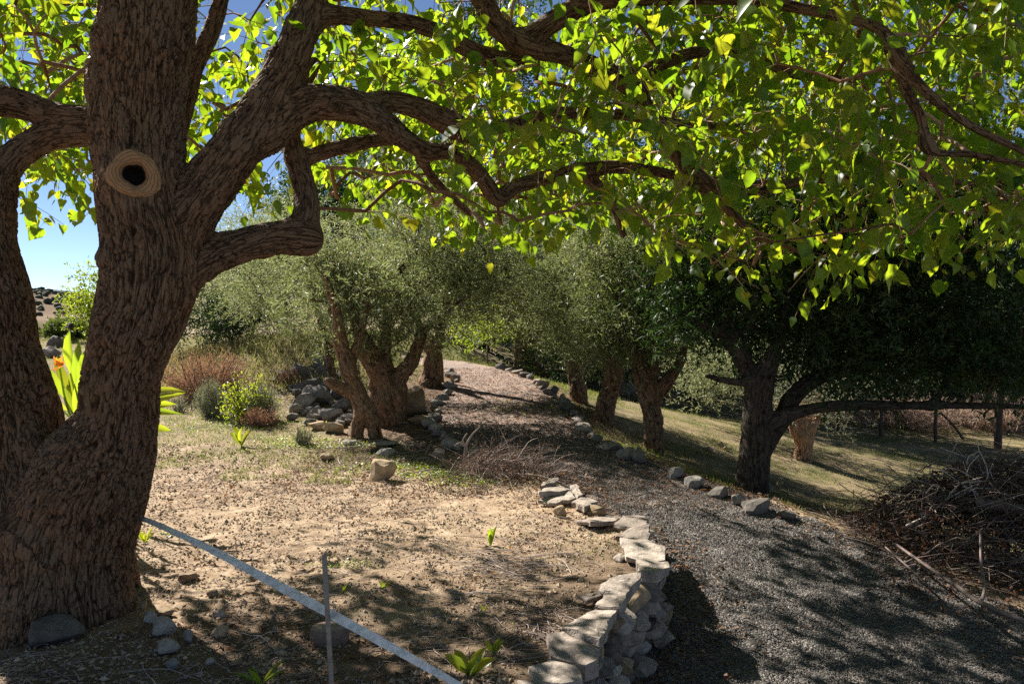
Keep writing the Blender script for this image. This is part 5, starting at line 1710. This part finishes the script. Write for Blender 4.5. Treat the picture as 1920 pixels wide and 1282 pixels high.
stick('fallen_stick', 'straight reddish stick lying between the stones right of the mulberry foot', [(318, 1158, G(318, 1158)[1], 3.5), (360, 1182, G(360, 1182)[1], 4), (408, 1206, G(408, 1206)[1], 4.5)], 'wood', 8, .3, 'stick')
for lab, px, py, py2 in (('thin wooden stake at the far bend of the path left of the stump', 914, 683, 640), ('pale wooden stake in front of the old olive stump', 1011, 706, 664)):
    g = G(px, py); tpp = P(px - 1, py2, g[1])
    mb = MB(); mb.tube([g - [0, 0, .15], g, (g + tpp) / 2, tpp], .024, 7, .6 if px > 1000 else .2)
    tag(mb.build('wooden_stake', M['stake']), lab, 'stake')
# dark support post and pipe by the third olive
g = G(830, 716)
mb = MB(); mb.tube([g - [0, 0, .1], P(828, 680, g[1]), P(822, 630, g[1])], .03, 7, .0)
tag(mb.build('dark_pole', M['dead_twig']), 'dark thin pole leaning by the upright olive trunk', 'pole')

# fence at the far side of the field
fen = thing('wire_fence', 'old wire fence with thin dark posts along the far side of the shaded field', 'fence', (9.0, 20, -1))
posts = []
for px, py in ((1574, 800), (1654, 806), (1757, 812), (1875, 830), (1480, 790), (1980, 845)):
    Y = 18.6 - (px - 1574) * .004
    x = (px - CX) / FOC * Y; z = hz(x, Y)
    mb = MB(); mb.tube([[x, Y, z - .2], [x, Y, z + .5], [x + .02, Y, z + 1.15]], .035 if px != 1875 else .075, 6, .1)
    mb.build('post', M['dead_twig'], fen); posts.append((x, Y, z))
posts.sort()
for hh in (.3, .6, .9, 1.1):
    mb = MB(); mb.tube([[x, y - .05, z + hh] for x, y, z in posts], .004, 4, .6, cap=False)
    mb.build('wire', M['rod'], fen)
mb = MB(); mb.tube(spline([P(1765, 775, 19), P(1790, 800, 19), P(1806, 824, 18.8)], .2), .028, 6, .1)
mb.build('brace', M['dead_twig'], fen)

# brush pile at the right edge
gb = G(1800, 1080)
bp = thing('brush_pile', 'heap of cut dead branches and brown leaves beside the path at the right edge', 'brush pile', tuple(gb))
r = np.random.default_rng(77)
tb, lb = MB(), MB()
cx_, cy_, cz_ = gb[0] + .85, gb[1] + .75, gb[2]
def pile_h(x, y):
    return max(0.0, .72 * (1 - ((x - cx_) / 1.5) ** 2 - ((y - cy_) / 1.15) ** 2))
for q in range(2600):
    a = np.array([cx_ + np.clip(r.normal(0, .7), -1.3, 1.5), cy_ + np.clip(r.normal(0, .5), -1, 1), 0]); a[2] = cz_ + r.random() * pile_h(a[0], a[1]) + .02
    dv = unit(np.array([r.normal(), r.normal() * .7, r.normal() * .3])); ln = r.uniform(.25, .8)
    p = np.array([a - dv * ln / 2, a + r.normal(0, .06, 3) + np.array([0, 0, .04]), a + dv * ln / 2 + r.normal(0, .06, 3)])
    p[:, 2] = np.maximum(p[:, 2], cz_ - .05)
    p = spline(p, .14)
    tb.tube(p, np.linspace(r.uniform(.002, .006), .0015, len(p)), 3, r.choice([.0, .3, .5, .95 if a[2] > cz_ + .35 else .4]), cap=False)
nL = 9000
pos = np.stack([cx_ + r.normal(0, .75, nL), cy_ + r.normal(0, .55, nL), np.zeros(nL)], 1)
pos[:, 2] = cz_ + np.array([r.random() ** .6 * pile_h(x, y) for x, y in pos[:, :2]])
leaf_batch(lb, LEAF1_V, LEAF1_F, pos, r.normal(size=(nL, 3)), r.normal(size=(nL, 3)), r.uniform(.015, .035, nL), r.uniform(.03, .065, nL), np.clip(r.normal(.35, .25, nL), 0, 1))
tb.build('dead_twigs', M['dead_twig'], bp, kind='stuff')
lb.build('dead_leaves', M['brown_leaf'], bp, smooth=False, kind='stuff')
yb = gb[1] + .5
BR = [[(1770, 945, yb, 3), (1800, 905, yb, 2.8), (1848, 902, yb, 2.4), (1850, 875, yb, 2), (1836, 845, yb, 1.6), (1832, 825, yb, 1)],
      [(1770, 938, yb, 2.5), (1820, 912, yb, 2.5), (1838, 905, yb, 2)], [(1836, 903, yb, 2), (1800, 882, yb, 1.8), (1775, 878, yb, 1.4), (1762, 892, yb, 1)],
      [(1836, 852, yb, 1.5), (1818, 872, yb, 1.3), (1812, 892, yb, 1)], [(1836, 846, yb, 1.3), (1816, 856, yb, 1.1), (1813, 872, yb, .8)],
      [(1865, 905, yb, 2), (1856, 882, yb, 1.4), (1858, 878, yb, 1)], [(1735, 925, yb, 2), (1750, 908, yb, 1.6), (1760, 912, yb, 1.2), (1752, 928, yb, 1)],
      [(1790, 935, yb, 3.5), (1830, 915, yb, 3), (1875, 920, yb, 3), (1920, 940, yb, 3)], [(1840, 945, yb, 3), (1828, 920, yb, 2), (1805, 912, yb, 1.5)],
      [(1700, 985, yb - .2, 4), (1740, 965, yb, 3.5), (1770, 940, yb, 2.5)], [(1880, 905, yb + .1, 2), (1900, 892, yb + .1, 1.6), (1930, 890, yb, 1.4)]]
for rows in BR: stick('branch', None, [(q[0], q[1], q[2], q[3] * .55) for q in rows], 'dead_twig', 5, .98, parent=bp)
stick('branch', None, [(1832, 940, yb - .2, 8), (1880, 950, yb - .2, 11), (1940, 960, yb - .2, 13)], 'dead_twig', 8, .25, parent=bp)
yq = gb[1] - .35
stick('branch', None, [(1680, 1020, yq + .5, 2.5), (1730, 1055, yq + .1, 3), (1780, 1088, yq - .2, 4), (1840, 1130, yq - .5, 5), (1930, 1168, yq - .75, 6)], 'dead_twig', 7, .5, parent=bp)
stick('branch', None, [(1838, 1000, yq + .1, 2), (1840, 1060, yq - .1, 2.5), (1846, 1100, yq - .3, 3), (1840, 1130, yq - .5, 3.5)], 'dead_twig', 6, .5, parent=bp)
stick('branch', None, [(1660, 1025, yq + .4, 1.5), (1700, 1060, yq + .1, 2), (1745, 1100, yq - .3, 1.5)], 'dead_twig', 5, .5, parent=bp)

# ------------------------------------------------------------------ grass, weeds, litter
def blades(n, x, y, hmin, hmax, wid, tint_mu, name, label, mat, lean=.35, seed=5):
    r = np.random.default_rng(seed)
    k = in_view(x, y)
    x, y = x[k], y[k]; n = len(x)
    z = height(x, y) - .005
    mb = MB()
    yd = unit(np.stack([r.normal(0, lean, n), r.normal(0, lean, n), np.ones(n)], 1))
    zd = unit(np.stack([r.normal(size=n), r.normal(size=n), .3 * np.ones(n)], 1))
    hh = r.uniform(hmin, hmax, n)
    TVb = np.array([(-.5, 0, 0), (.5, 0, 0), (.3, .6, .08), (0, 1, .25), (-.3, .6, .08)]); 
    leaf_batch(mb, TVb, np.array([(0, 1, 2), (0, 2, 4), (4, 2, 3)]), np.stack([x, y, z], 1), yd, zd, wid, hh, np.clip(r.normal(tint_mu, .25, n) if np.isscalar(tint_mu) else tint_mu[k] + r.normal(0, .2, n), 0, 1))
    return tag(mb.build(name, M[mat], smooth=False, kind='stuff'), label, 'grass')


r = np.random.default_rng(88)
n = 90000
y = 6.2 + r.random(n) ** 1.3 * 14; x = xr(y) + .12 + r.random(n) ** 1.2 * 9
cl = fbm(np.stack([x, y, 0 * x], 1) * .8, 3)
k_ = (cl + r.normal(0, .2, n) > .02) & ~((np.abs(x - cx_) < 1.6) & (np.abs(y - cy_) < 1.1))
blades(0, x[k_], y[k_], .025, .075, .006, np.clip(.75 - 1.1 * cl[k_], .1, .95), 'grass', 'thin green and straw grass on the slope right of the path', 'grass', .5)
y = 15 + r.random(26000) * 8; x = -5 + r.random(26000) * 7
k_ = (x < xl(np.minimum(y, 19)) - .1) | (x > xr(np.minimum(y, 19)) + .1) | (y > 18.5)
blades(0, x[k_], y[k_], .04, .11, .010, .35, 'grass', 'sunlit green grass beyond the end of the path', 'grass', .4, 6)
y = 8.0 + r.random(26000) ** 1.2 * 8; x = -6.5 + r.random(26000) * 5.5
ed = y + .35 * np.minimum(0, x + 2)
cl = fbm(np.stack([x, y, 0 * x], 1) * 1.3, 2)
k_ = (x < xl(y) - .5) & (ed + 1.6 * cl > 8.5) & ~((x > -2.6) & (y > 9.8) & (y < 14))
blades(0, x[k_], y[k_], .02, .07, .008, .3, 'grass', 'bright green weeds and grass along the back edge of the terrace', 'grass', .6, 7)

y = 9.5 + r.random(16000) ** .8 * 12; x = -13 + r.random(16000) * 8
blades(0, x, y, .03, .10, .012, .6, 'grass', 'dry straw and green grass on the crest left of the mulberry fork', 'grass', .5, 9)

y = 13.2 + r.random(9000) * 5; x = -6.5 + r.random(9000) * 4.2
blades(0, x, y, .08, .26, .012, .8, 'grass', 'tall dry straw grass over the mound behind the rock heap', 'grass', .45, 10)

# weeds: little round leaves over the terrace and at its rim
def weed_patch(cx0, cy0, sx, sy, n, s0, s1, seed):
    r = np.random.default_rng(seed)
    g = G(cx0, cy0)
    x, y = g[0] + r.normal(0, sx, n), g[1] + r.normal(0, sy, n)
    return x, y, r.uniform(s0, s1, n)


mb = MB(); xs_, ys2, ss_ = [], [], []
for a in ((620, 838, .45, .14, 900, .012, .03), (760, 878, .3, .14, 900, .012, .032), (820, 892, .25, .12, 700, .012, .03), (650, 1060, .10, .06, 160, .01, .02), (560, 826, .35, .12, 500, .012, .03), (870, 905, .2, .1, 400, .012, .03),
          (1130, 1030, .22, .2, 260, .006, .014), (1200, 845, .15, .2, 300, .015, .03), (1005, 765, .5, .3, 300, .02, .04), (980, 1010, .5, .5, 240, .006, .012), (960, 1160, .25, .2, 140, .006, .014), (300, 1005, .12, .1, 60, .01, .03),
          (1560, 790, 1.5, .6, 900, .03, .06), (420, 800, .6, .3, 700, .015, .03), (520, 1000, 1.0, .8, 300, .005, .011), (1380, 1200, .5, .5, 14, .01, .02)):
    q = weed_patch(*a, seed=int(a[0] * 7 + a[1])); xs_.append(q[0]); ys2.append(q[1]); ss_.append(q[2])
x, y, s_ = map(np.concatenate, (xs_, ys2, ss_)); n = len(x)
leaf_batch(mb, LEAF1_V, LEAF1_F, np.stack([x, y, height(x, y) + r.uniform(.003, .05, n) * (s_ / .03)], 1), unit(np.stack([r.normal(size=n), r.normal(size=n), r.uniform(.0, .8, n)], 1)), unit(np.stack([r.normal(0, .4, n), r.normal(0, .4, n), np.ones(n)], 1)), s_ * .8, s_, r.random(n))
tag(mb.build('weeds', M['weed'], smooth=False, kind='stuff'), 'low bright green weeds scattered on the terrace and at its edge', 'weeds')

# dry leaf litter on the far path, the bed and the terrace
n = 24000
y = 7.4 + r.random(n) * 8.5; x = -2.3 + r.random(n) * 4.8
k_ = in_view(x, y) & (x < xr(y) + .7); x, y = x[k_], y[k_]; n = len(x)
mb = MB()
z = height(x, y) + np.where((x > xl(y)) & (x < xr(y)), .02, .006)
leaf_batch(mb, LEAF1_V, LEAF1_F, np.stack([x, y, z], 1), unit(np.stack([r.normal(size=n), r.normal(size=n), r.normal(0, .25, n)], 1)), unit(np.stack([r.normal(0, .4, n), r.normal(0, .4, n), np.ones(n)], 1)), r.uniform(.008, .018, n), r.uniform(.03, .055, n), np.clip(r.normal(.45, .3, n), 0, 1))
x, y = terrace_points(7000, 3.3, 9.5, -4, 1.3, r); n = len(x)
k_ = pnoise(np.stack([x, y, 0 * x + 4], 1) * 1.6) > .08
x, y = x[k_], y[k_]; n = len(x)
leaf_batch(mb, LEAF1_V, LEAF1_F, np.stack([x, y, height(x, y) + .010], 1), unit(np.stack([r.normal(size=n), r.normal(size=n), r.normal(0, .4, n)], 1)), unit(np.stack([r.normal(0, .5, n), r.normal(0, .5, n), np.ones(n)], 1)), r.uniform(.008, .024, n), r.uniform(.02, .055, n), np.clip(r.normal(.7, .3, n), 0, 1))
tag(mb.build('leaf_litter', M['brown_leaf'], smooth=False, kind='stuff'), 'fallen brown leaves over the path, the olive bed and the terrace', 'leaf litter')

n = 2600
y = 3.6 + r.random(n) * 5; sd_ = r.random(n) < .5
x = np.where(sd_, xl(y) + .05 + np.abs(r.normal(0, .28, n)), xr(y) - np.abs(r.normal(0, .45, n)) + .1)
lm2 = MB()
leaf_batch(lm2, LEAF1_V, LEAF1_F, np.stack([x, y, height(x, y) + .028], 1), unit(np.stack([r.normal(size=n), r.normal(size=n), r.normal(0, .3, n)], 1)), unit(np.stack([r.normal(0, .5, n), r.normal(0, .5, n), np.ones(n)], 1)), r.uniform(.008, .03, n), r.uniform(.02, .06, n), np.clip(r.normal(.6, .3, n), 0, 1))
tag(lm2.build('leaf_litter', M['brown_leaf'], smooth=False, kind='stuff'), 'dry leaves drifted along both edges of the near path', 'leaf litter')
# twigs lying about
mb = MB()
def lay_twig(x, y, ln, a, rad_, tint, bend):
    q = np.linspace(-.5, .5, 6)
    xs = x + np.cos(a) * q * ln + np.sin(a) * bend * (q ** 2 - .1) * ln
    ys = y + np.sin(a) * q * ln - np.cos(a) * bend * (q ** 2 - .1) * ln
    zs = height(xs, ys) + rad_ * .8 + .006 + r.uniform(0, .02) * (1 - (2 * q) ** 2)
    mb.tube(np.stack([xs, ys, zs], 1), np.linspace(rad_, rad_ * .5, 6), 4, tint, cap=False)
x, y = terrace_points(3600, 3.3, 9.2, -3.6, 1.3, r)
k_ = fbm(np.stack([x, y, 0 * x + 8], 1) * 1.5, 2) > .02
x, y = x[k_], y[k_]
for q in range(len(x)): lay_twig(x[q], y[q], r.uniform(.03, .16), r.uniform(0, 6.3), r.uniform(.0009, .002), r.uniform(.55, 1), r.normal(0, .6))
x, y = terrace_points(420, 3.3, 8.6, -3.2, 1.2, r)
for q in range(len(x)): lay_twig(x[q], y[q], r.uniform(.08, .4), r.uniform(0, 6.3), r.uniform(.0012, .0035), r.uniform(.3, 1), r.normal(0, .5))
for q in range(70):
    g = G(960 + r.normal(0, 60), 1060 + r.normal(0, 22)); lay_twig(g[0], g[1], r.uniform(.15, .45), r.uniform(-.9, .5), r.uniform(.0018, .004), r.uniform(.6, 1), r.normal(0, .5))
for q in range(60):
    g = G(1010 + r.normal(0, 40), 1190 + r.normal(0, 30)); lay_twig(g[0], g[1], r.uniform(.1, .35), r.uniform(0, 3), r.uniform(.002, .004), r.uniform(.2, .9), r.normal(0, .6))
yq_ = 4.0 + r.random(60) * 4
for q in yq_: lay_twig(float(xl(q)) + r.uniform(.3, 2.2), q, r.uniform(.1, .4), r.uniform(-1.2, .2), r.uniform(.0015, .003), r.uniform(.2, .7), r.normal(0, .4))
for q in range(160):
    xx0, yy0 = r.uniform(-2.0, .2), r.uniform(8.4, 11.5)
    if xx0 < float(xl(yy0)): lay_twig(xx0, yy0, r.uniform(.2, .6), r.uniform(0, 6), r.uniform(.002, .006), r.uniform(.2, 1), r.normal(0, .4))
tag(mb.build('twig_litter', M['dead_twig'], kind='stuff'), 'dry twigs and stalks lying on the earth and gravel', 'twigs')
